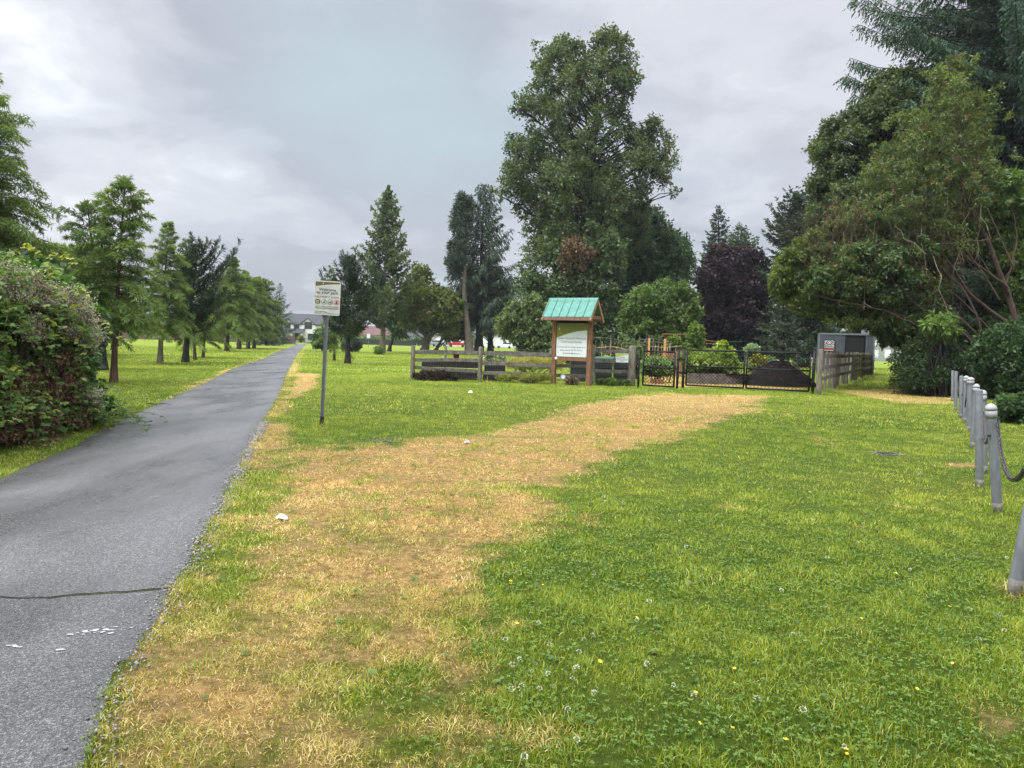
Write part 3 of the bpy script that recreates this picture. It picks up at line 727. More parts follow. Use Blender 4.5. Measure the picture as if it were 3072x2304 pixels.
cyp(717, 78, (735, 812), 2.0, [(0, 2.0), (.3, 2.2), (.6, 1.6), (.85, .7), (1, .1)], 64, 'rounded feathery tree just past the bare twig leader tree', 9, .22, nl=.4, nw=.07, sp=.19)
cyp(744, 83, (772, 832), 2.0, [(0, 2.0), (.3, 2.3), (.6, 1.6), (.85, .7), (1, .1)], 64, 'light green feathery tree between two neighbours of its own height', 10, .2, nl=.4, nw=.07, sp=.19)
cyp(762, 88, (790, 836), 1.9, [(0, 2.6), (.25, 2.8), (.6, 1.9), (.85, .9), (1, .1)], 70, 'last light green feathery tree of the row, before the dark conifers', 12, .18, nl=.4, nw=.07, sp=.19)
PINE = dict(slope=.30, droop=.1, tip=.45, bl=.36, sp=.13, hang=-.30, ang=.75, nl=.26, nw=.045, per=9, spray=.65, jag=.35, topslope=1.3)
def pine(px, depth, toppx, z0, prof, nb, label, seed, r0=.14, pal=PAL_PINE, **kw):
    b = B(px, depth); H = HZ(b, toppx[1]); tb = P(toppx[0], toppx[1], depth)
    return conifer('pine_tree', label, 'tree', b, H, z0, prof, nb, pal, r0=r0, seed=seed, lean=(tb[0]-b[0], 0), **{**PINE, **kw})
pine(556, 38.7, (595, 745), 1.5, [(0, 1.6), (.3, 1.9), (.55, 1.55), (.8, .85), (1, .2)], 66, 'dark pine with upright candle shoots among the feathery trees', 21, .17, dirbias=(0, .35))
pine(1043, 44, (1050, 782), 1.4, [(0, 1.8), (.25, 2.0), (.5, 1.55), (.8, .8), (1, .2)], 72, 'dark pine with candle shoots and a bent trunk behind the park sign', 22, .17)
cyp(1003, 49, (992, 797), .9, [(0, 1.0), (.3, 1.1), (.6, .6), (1, .1)], 40, 'slim young feathery tree behind the signpost', 23, .08)
SPR = dict(slope=-.1, droop=.25, tip=.3, bl=.34, sp=.33, hang=.35, ang=.8, nl=.5, nw=.10, per=5, spray=.3, jag=.3, topslope=.7)
def spruce(px, depth, toppx, z0, prof, nb, label, seed, r0=.22, pal=PAL_SPR, name='spruce_tree', group=None, bark='bark_dark', **kw):
    b = B(px, depth); H = HZ(b, toppx[1]); tb = P(toppx[0], toppx[1], depth)
    return conifer(name, label, 'tree', b, H, z0, prof, nb, pal, r0=r0, seed=seed, group=group, bark=bark, lean=(tb[0]-b[0], 0), **{**SPR, **kw})
spruce(826, 136, (842, 848), .5, [(0, 3.4), (.3, 3.0), (.7, 1.4), (1, .1)], 80, 'blue grey spruce at the far end of the tree row by the white house', 31, pal=PAL_SPRB)
spruce(800, 112, (792, 838), .5, [(0, 3.6), (.3, 3.2), (.7, 1.7), (1, .1)], 80, 'dark narrow spruce rising behind the end of the feathery row', 32, pal=PAL_PINE)
# scrubby shrubs under them
def shrub(name, label, poly, depth, rpx, n, twigs, per, L, W, pal, seed, stems=5, group=None, cat='shrub', leafm='leaf', thick=.8, **kw):
    cl = fill_outline(poly, depth, rpx, n, thick, seed=seed)
    c = cl[:, :3].mean(0); root = empty(name, (c[0], depth, 0), label, cat, group)
    sb = NB(); g = np.random.default_rng(seed)
    for q in cl[g.permutation(len(cl))[:max(stems, 3)*3]]:
        b0 = np.array([c[0]+g.normal(0, .25*np.ptp(cl[:, 0])*.5+.05), depth+g.normal(0, .2), -.05])
        sb.tube(limb_path(b0, q[:3], 6, .05), np.linspace(.03+.006*q[2], .008, 6), 4)
    sb.build('stems', M['bark_dark'], root, True)
    lf = NB(); leafy(lf, cl, twigs, per, L, W, pal, seed=seed, **kw); lf.build('foliage', M[leafm], root)
    return root
shrub('evergreen_shrub', 'low dark shrub under the last trees of the feathery row', [(770, 1035), (775, 985), (800, 965), (830, 970), (852, 990), (850, 1032)], 125, 16, 26, 900, 5, .42, .22, PAL_DKG, 41)
shrub('evergreen_shrub', 'low green shrub at the path end between pine and sign', [(935, 1040), (940, 1000), (965, 985), (1000, 1000), (1010, 1045), (970, 1048)], 78, 14, 20, 800, 5, .3, .16, PAL_DKG, 42)
shrub('evergreen_shrub', 'low spreading juniper shrub behind the bent pine trunk', [(1025, 1048), (1030, 1015), (1055, 1008), (1080, 1022), (1083, 1048)], 82, 12, 16, 600, 5, .3, .14, PAL_SPRB, 43)
shrub('evergreen_shrub', 'small leafy shrub at the foot of the tall pointed tree', [(1122, 1060), (1125, 1045), (1138, 1040), (1148, 1050), (1150, 1062)], 72, 7, 9, 260, 4, .2, .1, PAL_GRN, 44)
# tall pointed broadleaf with its darker neighbour
conifer('sweetgum_tree', 'tall pointed dark tree rising behind the park sign', 'tree', B(1147, 81), HZ(B(1147, 81), 560), 2.6, [(0, 3.0), (.15, 3.6), (.3, 3.3), (.5, 2.4), (.7, 1.5), (.85, .8), (1, .08)], 130, PAL_COT, slope=.45, droop=.05, tip=.15, bl=.45, sp=.24, hang=-.1, ang=.8, nl=.36, nw=.24, per=5, r0=.3, bark='bark_pale', seed=51, lean=(.35, 0), jag=.42, topslope=1.2, leafm='leaf', spray=.8, nn=.8)
cl = fill_outline([(1180, 1010), (1160, 960), (1180, 900), (1215, 880), (1230, 930), (1225, 990), (1205, 1020)], 92, 16, 28, .7, seed=52)
broadleaf('sweetgum_tree', 'low dark tree with a leaning trunk beside the tall pointed tree', 'tree', B(1167, 92), P(1195, 930, 92), cl, 900, 6, .34, .24, PAL_DKG, .25, 'bark_dark', 52)
# broad light green tree with spreading limbs
cl = fill_outline([(1195, 880), (1230, 830), (1262, 795), (1290, 810), (1300, 850), (1340, 855), (1365, 880), (1392, 895), (1388, 960), (1370, 1000), (1330, 1015), (1300, 990), (1240, 1000), (1205, 985), (1190, 930)], 86, 20, 75, .8, seed=53)
broadleaf('maple_tree', 'light green spreading tree with forked mossy limbs behind the wooden fence', 'tree', B(1273, 86), P(1285, 930, 86), cl, 2600, 7, .34, .26, [(.04, .065, .018), (.10, .14, .03), (.22, .24, .06)], .55, 'bark_pale', 53, palB=[(.2, .1, .03), (.3, .17, .06)], fB=.05)
cl = fill_outline([(1330, 1020), (1320, 990), (1345, 960), (1400, 965), (1420, 995), (1400, 1020)], 96, 14, 26, .8, seed=54)
broadleaf('maple_tree', 'small dark round tree behind the spreading light green one', 'tree', B(1304, 96), P(1340, 985, 96), cl, 800, 6, .36, .26, PAL_DKG, .28, 'bark_dark', 54)
# leaning cedar with a one-sided crown
cl = fill_outline([(1390, 572), (1415, 585), (1418, 640), (1400, 690), (1405, 740), (1392, 800), (1370, 840), (1345, 835), (1352, 800), (1330, 790), (1322, 775), (1345, 755), (1345, 735), (1365, 715), (1352, 690), (1355, 640), (1365, 625), (1372, 585)], 85, 13, 70, .8, seed=55)
b = B(1411, 85)
broadleaf('cedar_tree', 'thin one sided conifer with a long bare trunk bent at its foot', 'tree', b, P(1391, 590, 85), cl, 2000, 7, .36, .10, PAL_SPR, .5, 'bark_pale', 55, mid=[P(1402, 985, 85), P(1393, 900, 85), P(1392, 760, 85)], leafm='needle', up=.1, spread=.12)
spruce(1436, 88, (1452, 552), 3.5, [(0, 4.2), (.15, 4.4), (.35, 4.6), (.5, 3.2), (.62, 3.6), (.72, 2.2), (.82, 2.0), (.92, 1.1), (1, .2)], 150, 'tall spruce with hanging curtains of twigs beside the bare bent trunk', 33, .5, pal=[(.014, .032, .018), (.03, .056, .028), (.06, .09, .045)], hang=.8, bl=.38, sp=.24, nl=.38, nw=.10, per=8, droop=.3, tip=.3)
cl = fill_outline([(1360, 1020), (1350, 930), (1380, 860), (1420, 800), (1500, 780), (1545, 820), (1550, 900), (1530, 960), (1490, 1005), (1420, 1000)], 90, 22, 60, .7, seed=56)
broadleaf('hemlock_tree', 'dense dark conifer filling in below the hanging spruce', 'tree', B(1470, 92), P(1465, 800, 92), cl, 3000, 7, .42, .12, PAL_SPR, .4, 'bark_dark', 56, leafm='needle', hang=-.4)
# the big cottonwood
DB = 64
OUT = [(1818, 60), (1850, 95), (1872, 98), (1898, 68), (1905, 112), (1885, 150), (1912, 165), (1893, 195), (1928, 222), (1925, 248), (1892, 262), (1918, 300), (1905, 332), (1884, 338), (1905, 372), (1925, 385), (1945, 348), (1964, 338), (1978, 380), (2032, 422), (2022, 455), (2038, 500), (2000, 530), (2040, 575), (2058, 600), (2010, 612), (1990, 560), (1950, 575), (1940, 640), (1950, 700), (1880, 790), (1760, 800), (1600, 790), (1560, 745), (1568, 690), (1545, 640), (1552, 592), (1500, 600), (1455, 590), (1478, 552), (1515, 522), (1498, 490), (1505, 440), (1530, 405), (1580, 400), (1600, 368), (1570, 345), (1528, 335), (1545, 288), (1572, 268), (1590, 240), (1604, 200), (1580, 172), (1576, 140), (1612, 126), (1650, 112), (1672, 100), (1705, 116), (1740, 122), (1758, 150), (1770, 120), (1778, 95), (1800, 85)]
cl = fill_outline(OUT, DB, 17, 520, .75, (.6, 1.45), seed=61)
core = fill_outline([(1700, 500), (1850, 480), (1900, 700), (1850, 800), (1620, 790), (1580, 640)], DB, 34, 26, .4, seed=62)
cl = np.vstack([cl, core])
base = B(1758, DB)
DEADC = fill_outline([(1690, 715), (1740, 705), (1775, 740), (1800, 745), (1790, 770), (1760, 790), (1750, 820), (1730, 800), (1690, 830), (1670, 800), (1690, 760)], 57, 12, 26, .15, seed=63)
broadleaf('cottonwood_tree', 'huge dark cottonwood with two ragged tops towering behind the noticeboard', 'tree', base, P(1812, 150, DB), cl, 10500, 8, .25, .17, PAL_COT, .95, 'bark_dark', 61, mid=[P(1765, 700, DB), P(1770, 480, DB), P(1790, 330, DB)], frac=.4, up=.35, ln=(.4, 1.2), spread=.2,
          palB=[(.14, .075, .03), (.2, .12, .05)], fB=.012)
IV = fill_outline([(1570, 720), (1640, 680), (1760, 660), (1860, 700), (1870, 800), (1850, 960), (1840, 1080), (1620, 1080), (1570, 960), (1555, 850)], 59, 30, 95, .45, seed=64)
broadleaf('ivy_clad_tree', 'leafy dark tree wrapped round the cottonwood foot with a patch of dead brown leaves', 'tree', B(1700, 59), P(1720, 720, 59), IV, 5200, 7, .27, .2, [(.025, .05, .02), (.055, .095, .035), (.115, .16, .07)], .5, 'bark_dark', 64, dead=((DEADC, 430, 5, .22, .11, PAL_BRN), dict(seed=65, hang=-.7, spread=.5, ln=(.4, 1.6))))
LL = fill_outline([(1555, 1088), (1545, 1030), (1494, 1005), (1488, 955), (1515, 930), (1530, 905), (1565, 900), (1590, 880), (1625, 890), (1655, 930), (1675, 1000), (1670, 1088)], 52, 16, 120, .6, seed=66)
broadleaf('laurel_tree', 'large pale leaved laurel bush beside the noticeboard roof', 'tree', B(1580, 52), P(1580, 940, 52), LL, 2600, 6, .24, .12, [(.045, .075, .03), (.09, .135, .05), (.17, .22, .10)], .2, 'bark_dark', 66)
HM = fill_outline([(1850, 620), (1930, 600), (1985, 640), (2010, 690), (2060, 720), (2080, 770), (2075, 840), (2040, 880), (1980, 860), (1900, 880), (1850, 850), (1840, 740)], 70, 26, 80, .7, seed=67)
broadleaf('hemlock_tree', 'wide dark green tree merging with the cottonwood above the round light bush', 'tree', B(1905, 71), P(1930, 660, 71), HM, 3800, 7, .34, .2, [(.018, .045, .022), (.035, .075, .032), (.075, .12, .05)], .45, 'bark_dark', 67)
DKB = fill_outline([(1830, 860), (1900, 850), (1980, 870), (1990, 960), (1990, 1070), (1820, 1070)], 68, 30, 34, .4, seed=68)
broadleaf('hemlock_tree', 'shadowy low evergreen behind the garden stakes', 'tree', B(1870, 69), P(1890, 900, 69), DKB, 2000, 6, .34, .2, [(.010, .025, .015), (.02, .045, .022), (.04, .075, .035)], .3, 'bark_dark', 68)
RB = fill_outline([(1868, 1085), (1850, 1020), (1862, 980), (1846, 945), (1872, 920), (1866, 895), (1905, 870), (1935, 845), (1965, 850), (1990, 832), (2020, 848), (2050, 842), (2075, 872), (2098, 885), (2096, 915), (2112, 935), (2095, 975), (2100, 1010), (2085, 1040), (2090, 1085)], 53, 17, 210, .7, seed=69)
broadleaf('hazel_tree', 'round light green leafy tree standing over the garden stakes', 'tree', B(1985, 54), P(1985, 900, 54), RB, 4600, 7, .20, .15, [(.03, .065, .018), (.07, .125, .03), (.15, .21, .06)], .22, 'bark', 69)
SB = fill_outline([(2062, 1095), (2060, 985), (2080, 965), (2105, 975), (2112, 1010), (2108, 1095)], 46, 11, 34, .6, seed=70)
broadleaf('hazel_tree', 'small light green sapling beside the round leafy tree', 'tree', B(2085, 46), P(2085, 990, 46), SB, 700, 6, .16, .11, PAL_GRN, .08, 'bark', 70)
# copper beech and the conifers round it
PB = fill_outline([(2085, 1070), (2080, 930), (2090, 830), (2110, 775), (2150, 735), (2190, 745), (2230, 735), (2275, 740), (2300, 790), (2310, 860), (2305, 950), (2300, 1070)], 74, 22, 190, .75, seed=71)
broadleaf('copper_beech', 'dark purple leaved beech at the back of the garden', 'tree', B(2195, 75), P(2190, 800, 75), PB, 5000, 7, .32, .22, PAL_PUR, .5, 'bark_dark', 71)
spruce(2155, 98, (2155, 617), 2, [(0, 4.4), (.3, 4.0), (.55, 3.0), (.7, 1.8), (.85, 1.1), (1, .1)], 170, 'pointed spruce rising behind the purple beech', 34, .4, nl=.55, nw=.20, sp=.28, hang=.2, per=6)
spruce(2224, 92, (2222, 680), 2, [(0, 4.0), (.4, 3.6), (.7, 2.4), (.9, 1.3), (1, .4)], 150, 'blunt greener conifer beside the pointed spruce', 35, .4, pal=[(.025, .05, .022), (.05, .085, .035), (.085, .13, .05)], nl=.55, nw=.20, sp=.28, per=6)
spruce(2410, 72, (2395, 585), 1.5, [(0, 4.2), (.25, 4.4), (.5, 4.2), (.75, 3.0), (.9, 1.8), (1, .6)], 200, 'broad blue grey fir behind the twiggy overhanging tree', 36, .45, pal=PAL_SPR, nl=.5, nw=.13, sp=.24, hang=.2, per=7, bark='bark_red')
spruce(2345, 60, (2352, 830), .6, [(0, 2.0), (.4, 1.8), (.8, 1.0), (1, .2)], 80, 'lower dark conifer between the purple beech and the brown trunk', 37, .2, pal=[(.02, .035, .022), (.04, .06, .035), (.07, .095, .05)], nl=.45, nw=.09)
# ------------------------------------------------------------------ the tall feathery tree at the frame edge, bramble, near right-hand trees
conifer('bald_cypress', 'tallest feathery tree behind the bramble, cut off by the picture edge', 'tree', B(-120, 19.5), 8.4, 1.2, [(0, 2.3), (.2, 2.5), (.45, 2.0), (.7, 1.45), (.9, .85), (1, .2)], 290, PAL_CYP, r0=.16, bark='bark_red', seed=81, group=ROW, **{**CYP, 'nl': .15, 'nw': .025, 'per': 16, 'sp': .09, 'jag': .55, 'hang': .42, 'spray': .8, 'nn': .8})
for i, (px, d, ty, lb, pl_) in enumerate(((60, 34, 762, 'yellow green feathery tree peeping over the bramble', PAL_YEL), (150, 40, 742, 'soft green feathery tree between the bramble top and the reddish trunk tree', PAL_CYP), (230, 46, 735, 'dull green feathery tree partly behind the thick crooked trunk', PAL_CYPD))):
    cyp(px, d, (px+5, ty), .9, [(0, 2.6), (.3, 3.0), (.6, 2.3), (.85, 1.2), (1, .1)], 75, lb, 83+i, .12, pl_, nl=.34, nw=.045, sp=.17)

# bramble thicket
g = np.random.default_rng(91)
BD = lambda px: 9.3+px/310*2.6
def bram(poly, n, rpx, seed, back=1.3, rr=(.6, 1.3), front=0.0):
    gg = np.random.default_rng(seed); poly = np.asarray(poly, float); lo, hi = poly.min(0), poly.max(0); out = []
    while len(out) < n:
        p = gg.uniform(lo, hi); s = sdist(p[None], poly)[0]
        if s < rpx*.25: continue
        d = BD(p[0]); zt = np.clip((1400-p[1])/600, 0, 1)
        y = d+.55*zt+abs(gg.normal(0, .55))*back-front; c = P(p[0], p[1], y)
        if c[2] < .05: continue
        out.append((*c, min(rpx*gg.uniform(*rr), s*1.3)*d/FPX))
    return np.array(out)
BP = [(-260, 780), (-60, 765), (40, 778), (110, 800), (170, 825), (245, 850), (290, 900), (318, 950), (300, 1010), (285, 1080), (262, 1150), (310, 1185), (330, 1225), (285, 1262), (190, 1305), (90, 1365), (-20, 1420), (-260, 1500)]
root = empty('bramble_bush', (B(60, 10)[0], 10, 0), 'overgrown bramble thicket beside the path with pale spent blossom and dead canes', 'shrub')
cn = NB()
def arch(a, b, h, n=9):
    s = np.linspace(0, 1, n)[:, None]; p = a+(b-a)*s; p[:, 2] += h*np.sin(np.pi*s[:, 0])**.8; return p+g.normal(0, .02, (n, 3))
PALS = [(.026, .066, .02), (.068, .145, .034), (.135, .23, .06)]
lf = NB()
cl = bram(BP, 240, 38, 92)
leafy(lf, cl, 5600, 5, .098, .078, PALS, seed=93, up=.1, spread=.12, hang=-.1, ln=(.4, .9))
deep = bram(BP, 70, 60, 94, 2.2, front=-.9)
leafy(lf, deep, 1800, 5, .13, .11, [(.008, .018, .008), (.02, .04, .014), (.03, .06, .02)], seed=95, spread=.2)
# arching canes with bright three part leaves that stand out of the mass
for k in range(190):
    px = g.uniform(-60, 312); py = g.uniform(790, 1330)
    if sdist(np.array([[px, py]]), np.array(BP, float))[0] < 8: continue
    d = BD(px); a = P(px+g.uniform(-60, 10), py+g.uniform(-30, 60), d+.5); b = P(px+g.uniform(-10, 80), py+g.uniform(-45, 55), d-.12-g.uniform(0, .35))
    if a[2] < .05 or b[2] < .04: continue
    c = arch(a, b, g.uniform(.08, .3)); cn.tube(c, np.linspace(.006, .003, 9), 4, np.array([(.12, .15, .05)]))
    m = 7; s = np.repeat(np.linspace(.3, 1, m), 3); q = np.stack([np.interp(s, np.linspace(0, 1, 9), c[:, i]) for i in range(3)], 1)
    az = g.uniform(0, 6.28, m); aa = np.repeat(az, 3)+np.tile([-.95, 0, .95], m)
    Dv = np.stack([np.cos(aa), np.sin(aa)*.8-.2, g.uniform(-.5, .1, 3*m)], 1); Nv = np.array([0, -.25, 1.0])+g.normal(0, .25, (3*m, 3))
    t_ = np.repeat(g.uniform(.3, 1, m), 3); pal = [(.05, .11, .03), (.10, .19, .05), (.19, .27, .06)] if g.random() < .8 else [(.16, .2, .03), (.26, .3, .05), (.36, .38, .08)]
    leaves(lf, q, Dv, Nv, g.uniform(.06, .105, 3*m), g.uniform(.05, .075, 3*m), pick(np.array(pal), t_), .1, .12)
# low shoots creeping on to the lawn
for k in range(26):
    a = G(g.uniform(215, 300), g.uniform(1235, 1290)); b = a+np.array([g.uniform(.2, 1.1), g.uniform(-.3, .6), .05]); c = arch(a, b, g.uniform(.1, .35))
    cn.tube(c, np.linspace(.006, .003, 9), 4, np.array([(.12, .15, .05)]))
    m = 8; s = np.repeat(np.linspace(.2, 1, m), 3); q = np.stack([np.interp(s, np.linspace(0, 1, 9), c[:, i]) for i in range(3)], 1)
    aa = np.repeat(g.uniform(0, 6.28, m), 3)+np.tile([-.9, 0, .9], m)
    leaves(lf, q, np.stack([np.cos(aa), np.sin(aa), g.uniform(-.3, .2, 3*m)], 1), np.array([0, 0, 1.0])+g.normal(0, .25, (3*m, 3)), g.uniform(.05, .09, 3*m), g.uniform(.04, .065, 3*m), pick(np.array([(.05, .11, .03), (.09, .18, .05), (.17, .26, .06)]), g.random(3*m)), .1, .1)
lf.build('foliage', M['leaf'], root)
# dead canes and hanging brown leaves low down in front
for k in range(420):
    px = g.uniform(-40, 250); py = g.uniform(1090, 1335)
    if sdist(np.array([[px, py]]), np.array(BP, float))[0] < 12: continue
    d = BD(px); a = P(px, py-g.uniform(20, 110), d+g.uniform(.0, .5)); b = P(px+g.normal(0, 35), py+g.uniform(0, 30), d-.1+g.uniform(-.2, .3))
    b[2] = max(b[2], .03); a[2] = max(a[2], .1)
    cn.tube(arch(a, b, g.uniform(-.05, .12), 6), np.linspace(.005, .0025, 6), 3, np.array([(.11, .07, .045)])*g.uniform(.6, 1.7))
cn.build('canes', M['dead'], root)
dl = NB(); dc = bram([(-20, 1130), (60, 1080), (150, 1050), (225, 1060), (245, 1130), (230, 1190), (290, 1230), (260, 1268), (170, 1310), (60, 1350), (-20, 1395)], 80, 26, 96, .5, front=.32)
leafy(dl, dc, 1500, 5, .065, .028, [(.06, .032, .022), (.13, .075, .05), (.24, .16, .11)], seed=97, hang=-.8, spread=.14, up=-.2)
litter = np.array([G(a, b) for a, b in zip(g.uniform(90, 300, 900), g.uniform(1262, 1345, 900))]); litter[:, 2] = g.uniform(.005, .04, 900); litter = litter[(litter[:, 0] < XL(litter[:, 1])-.25)]
leaves(dl, litter, g.normal(size=(len(litter), 3))*[1, 1, .3], np.array([0, 0, 1.0])+g.normal(0, .4, (len(litter), 3)), g.uniform(.03, .07, len(litter)), .03, pick(np.array([(.10, .055, .035), (.18, .11, .07), (.3, .22, .16)]), g.random(len(litter))), .2, .1)
dl.build('dead_leaves', M['dead'], root)
# spent blossom: sprays of pale dots on tan stalks
bl = NB()
BLP = [[(-40, 800), (60, 795), (130, 835), (165, 880), (150, 930), (60, 905), (-40, 880)], [(110, 870), (200, 860), (255, 880), (300, 925), (318, 965), (285, 985), (220, 960), (140, 930)], [(60, 960), (125, 955), (135, 1010), (85, 1030), (55, 1000)], [(255, 975), (305, 1000), (285, 1060), (255, 1040)], [(260, 1150), (300, 1170), (310, 1215), (265, 1200)], [(200, 985), (240, 990), (245, 1020), (210, 1020)]]
for i, (poly, n) in enumerate(zip(BLP, (56, 80, 18, 16, 10, 9))):
    for c in bram(poly, n, 16, 98+i, .2, front=.5):
        k = 46; r = g.uniform(.09, .20); d = unit(g.normal(size=(k, 3))+np.array([0, -.5, .5])); q = c[:3]+d*(r*g.random((k, 1))**.5)
        for j in range(0, k, 6): bl.tube(np.array([c[:3]-[0, -.05, r*.8], c[:3]+(q[j]-c[:3])*.4, q[j]]), [.003, .002, .001], 3, np.array([(.22, .15, .09)]))
        cc = np.where(g.random((k, 1)) < .5, np.array([[.74, .72, .63]]), np.array([[.50, .42, .31]]))*g.uniform(.7, 1.15, (k, 1))
        for rot in (0, 1): leaves(bl, q, g.normal(size=(k, 3)), g.normal(size=(k, 3)), g.uniform(.012, .026, k), g.uniform(.010, .021, k), cc, .3, 0)
bl.build('blossom', M['dead'], root)

# ---- leaning many-stemmed tree, with bare dead twigs
D0 = 31.0; DS = 28.9
g = np.random.default_rng(101)
base = B(2975, 33)
root = empty('sumac_tree', base, 'wide twiggy tree with leaning reddish stems arching over the lawn', 'tree')
wd = NB()
STEMS = [([(2985, 1150), (2977, 1101), (2860, 1039), (2742, 972), (2625, 898), (2540, 850)], .075, 0), ([(2990, 1150), (2997, 1086), (2938, 1011), (2860, 933), (2762, 855), (2700, 800)], .09, .3),
         ([(3060, 1170), (3055, 1050), (3052, 972), (3016, 855), (2958, 717), (2907, 608), (2880, 540)], .17, .8), ([(3055, 1060), (3048, 984), (2977, 933), (2918, 894), (2840, 776), (2790, 700)], .10, .6),
         ([(3030, 880), (3016, 850), (2918, 788), (2840, 729), (2760, 640)], .07, .6), ([(2880, 540), (2896, 464), (2863, 295), (2842, 181)], .05, .9), ([(2930, 700), (2930, 590), (2850, 470), (2790, 380)], .045, .7),
         ([(2985, 1150), (2950, 1080), (2900, 1000), (2830, 960), (2730, 905), (2640, 800)], .06, -.3), ([(3000, 1150), (2960, 1030), (2905, 880), (2840, 820), (2770, 760)], .06, .1), ([(2742, 972), (2650, 930), (2520, 905), (2400, 870)], .035, -.4),
         ([(3016, 850), (3040, 780), (3050, 700), (3030, 600)], .06, .9), ([(2860, 933), (2740, 880), (2600, 790), (2480, 720)], .035, 0)]
for pts, r, dy in STEMS:
    L = np.array([P(a, b, DS+dy) for a, b in pts]); L[0] = [L[0][0], L[0][1], min(L[0][2], -.05)] if pts[0][1] > 1130 else L[0]
    s = np.linspace(0, 1, 16); k = np.linspace(0, 1, len(L)); q = np.stack([np.interp(s, k, L[:, i]) for i in range(3)], 1)
    for _ in range(2): q[1:-1] = (q[:-2]+q[1:-1]*2+q[2:])/4
    q[1:-1] += g.normal(0, .02, (14, 3)); wd.tube(q, np.linspace(r, r*.3, 16), 7)
lean = np.array([P(a, b, 27.5) for a, b in ((3035, 1262), (2975, 1200), (2925, 1140), (2890, 1095))]); lean[0, 2] = 0; wd.tube(lean, [.14, .12, .1, .07], 7)
wd.build('trunk', M['bark_stem'], root, True)
tw = NB()
def twigs(poly, n, ang, L0, L1, dy=(-1.2, .8), col=(.13, .09, .06), r=.007, spread=.35):
    poly = np.array(poly, float); lo, hi = poly.min(0), poly.max(0)
    for _ in range(n):
        p = g.uniform(lo, hi)
        if not in_poly(p[None], poly)[0]: continue
        d = DS+.4+g.uniform(*dy); a = P(*p, d); an = ang+g.normal(0, spread); L = g.uniform(L0, L1)
        b = a+np.array([math.cos(an)*L, g.normal(0, .25)*L, math.sin(an)*L])
        q = limb_path(a, b, 6, g.uniform(-.1, .14)); c = np.array([col])*g.uniform(.5, 1.8)
        tw.tube(q, np.linspace(r, r*.45, 6), 3, c)
        for j in (2, 3, 4):
            e = q[j]+unit(g.normal(size=3)+(b-a)/L*1.2)*L*g.uniform(.15, .4); tw.tube(limb_path(q[j], e, 3, 0), [r*.5, r*.4, r*.3], 3, c)
twigs([(2690, 740), (2800, 690), (2930, 760), (2960, 860), (2900, 960), (2800, 930), (2720, 850)], 300, 2.2, .7, 1.9)
twigs([(2410, 690), (2470, 640), (2580, 650), (2600, 760), (2500, 830), (2410, 800)], 230, 1.7, .5, 1.4, r=.005, spread=.8)
twigs([(2560, 700), (2720, 640), (2800, 720), (2700, 820), (2590, 800)], 90, 2.0, .6, 1.5, col=(.10, .06, .05))
twigs([(2760, 480), (2860, 430), (2950, 560), (2940, 700), (2840, 700)], 80, 1.9, .7, 1.9)
twigs([(2330, 690), (2460, 640), (2470, 700), (2350, 720)], 26, 3.05, .5, 1.2, spread=.25)
twigs([(2420, 700), (2930, 560), (2990, 700), (2700, 820), (2440, 820)], 24, -1.5, 1.4, 2.6, dy=(-1, 0), col=(.30, .25, .18), r=.012, spread=.35)
tw.build('dead_twigs', M['dead'], root, True)
lf = NB()
tw2 = NB()
def fan_leaves(cl, n, per, L, W, pal, seed, **kw): leafy(lf, cl, n, per, L, W, pal, seed=seed, **kw)
for pts in ([(2940, 1090), (2820, 1000), (2660, 960), (2500, 970)], [(2960, 1060), (2800, 900), (2600, 840), (2420, 860)], [(2980, 1000), (2850, 860), (2680, 790), (2520, 790)], [(3000, 900), (2900, 740), (2760, 660), (2620, 650)], [(3040, 800), (2960, 620), (2880, 470), (2790, 400)], [(2950, 1080), (2870, 960), (2780, 930), (2690, 1000)]):
    L = np.array([P(a, b, DS-.3+.25*i) for i, (a, b) in enumerate(pts)]); s = np.linspace(0, 1, 14); k = np.linspace(0, 1, 4); q = np.stack([np.interp(s, k, L[:, i]) for i in range(3)], 1)
    for _ in range(3): q[1:-1] = (q[:-2]+q[1:-1]*2+q[2:])/4
    tw2.tube(q, np.linspace(.032, .008, 14), 5)
    cl_ = np.column_stack([np.repeat(q[5:], 2, 0)+g.normal(0, .16, (18, 3)), np.full(18, .22)]); fan_leaves(cl_, 170, 6, .15, .06, [(.03, .06, .02), (.07, .115, .035), (.15, .20, .065)], 140+len(pts)+int(pts[0][0]), squash=.4, spread=.2)
tw2.build('branches', M['bark_stem'], root, True)
UP = fill_outline([(2842, 165), (2905, 190), (2965, 330), (2990, 480), (3010, 620), (2960, 760), (2800, 780), (2600, 740), (2470, 690), (2500, 620), (2560, 580), (2600, 490), (2690, 420), (2740, 330)], D0, 11, 520, .7, (.6, 1.6), seed=103)
fan_leaves(UP, 5200, 8, .15, .06, [(.035, .06, .024), (.075, .11, .038), (.155, .19, .075)], 104, squash=.3, spread=.22, up=.05, palB=[(.12, .08, .04), (.2, .12, .06)], fB=.10, ln=(.4, 1.7))
SPG = fill_outline([(2770, 210), (2900, 120), (3040, 330), (3072, 620), (2900, 660), (2560, 660), (2480, 580), (2620, 420)], D0-.3, 9, 90, .6, (.6, 1.6), seed=113)
fan_leaves(SPG, 950, 8, .15, .06, [(.035, .06, .024), (.08, .115, .038), (.165, .20, .075)], 114, squash=.35, spread=.3, up=.3, ln=(.6, 2.2))
MID = fill_outline([(2312, 870), (2325, 790), (2370, 735), (2440, 690), (2520, 660), (2640, 640), (2760, 600), (2880, 640), (2900, 740), (2850, 850), (2820, 950), (2760, 1000), (2660, 1010), (2560, 985), (2450, 960), (2370, 920)], D0+.6, 15, 620, .85, (.6, 1.6), seed=105)
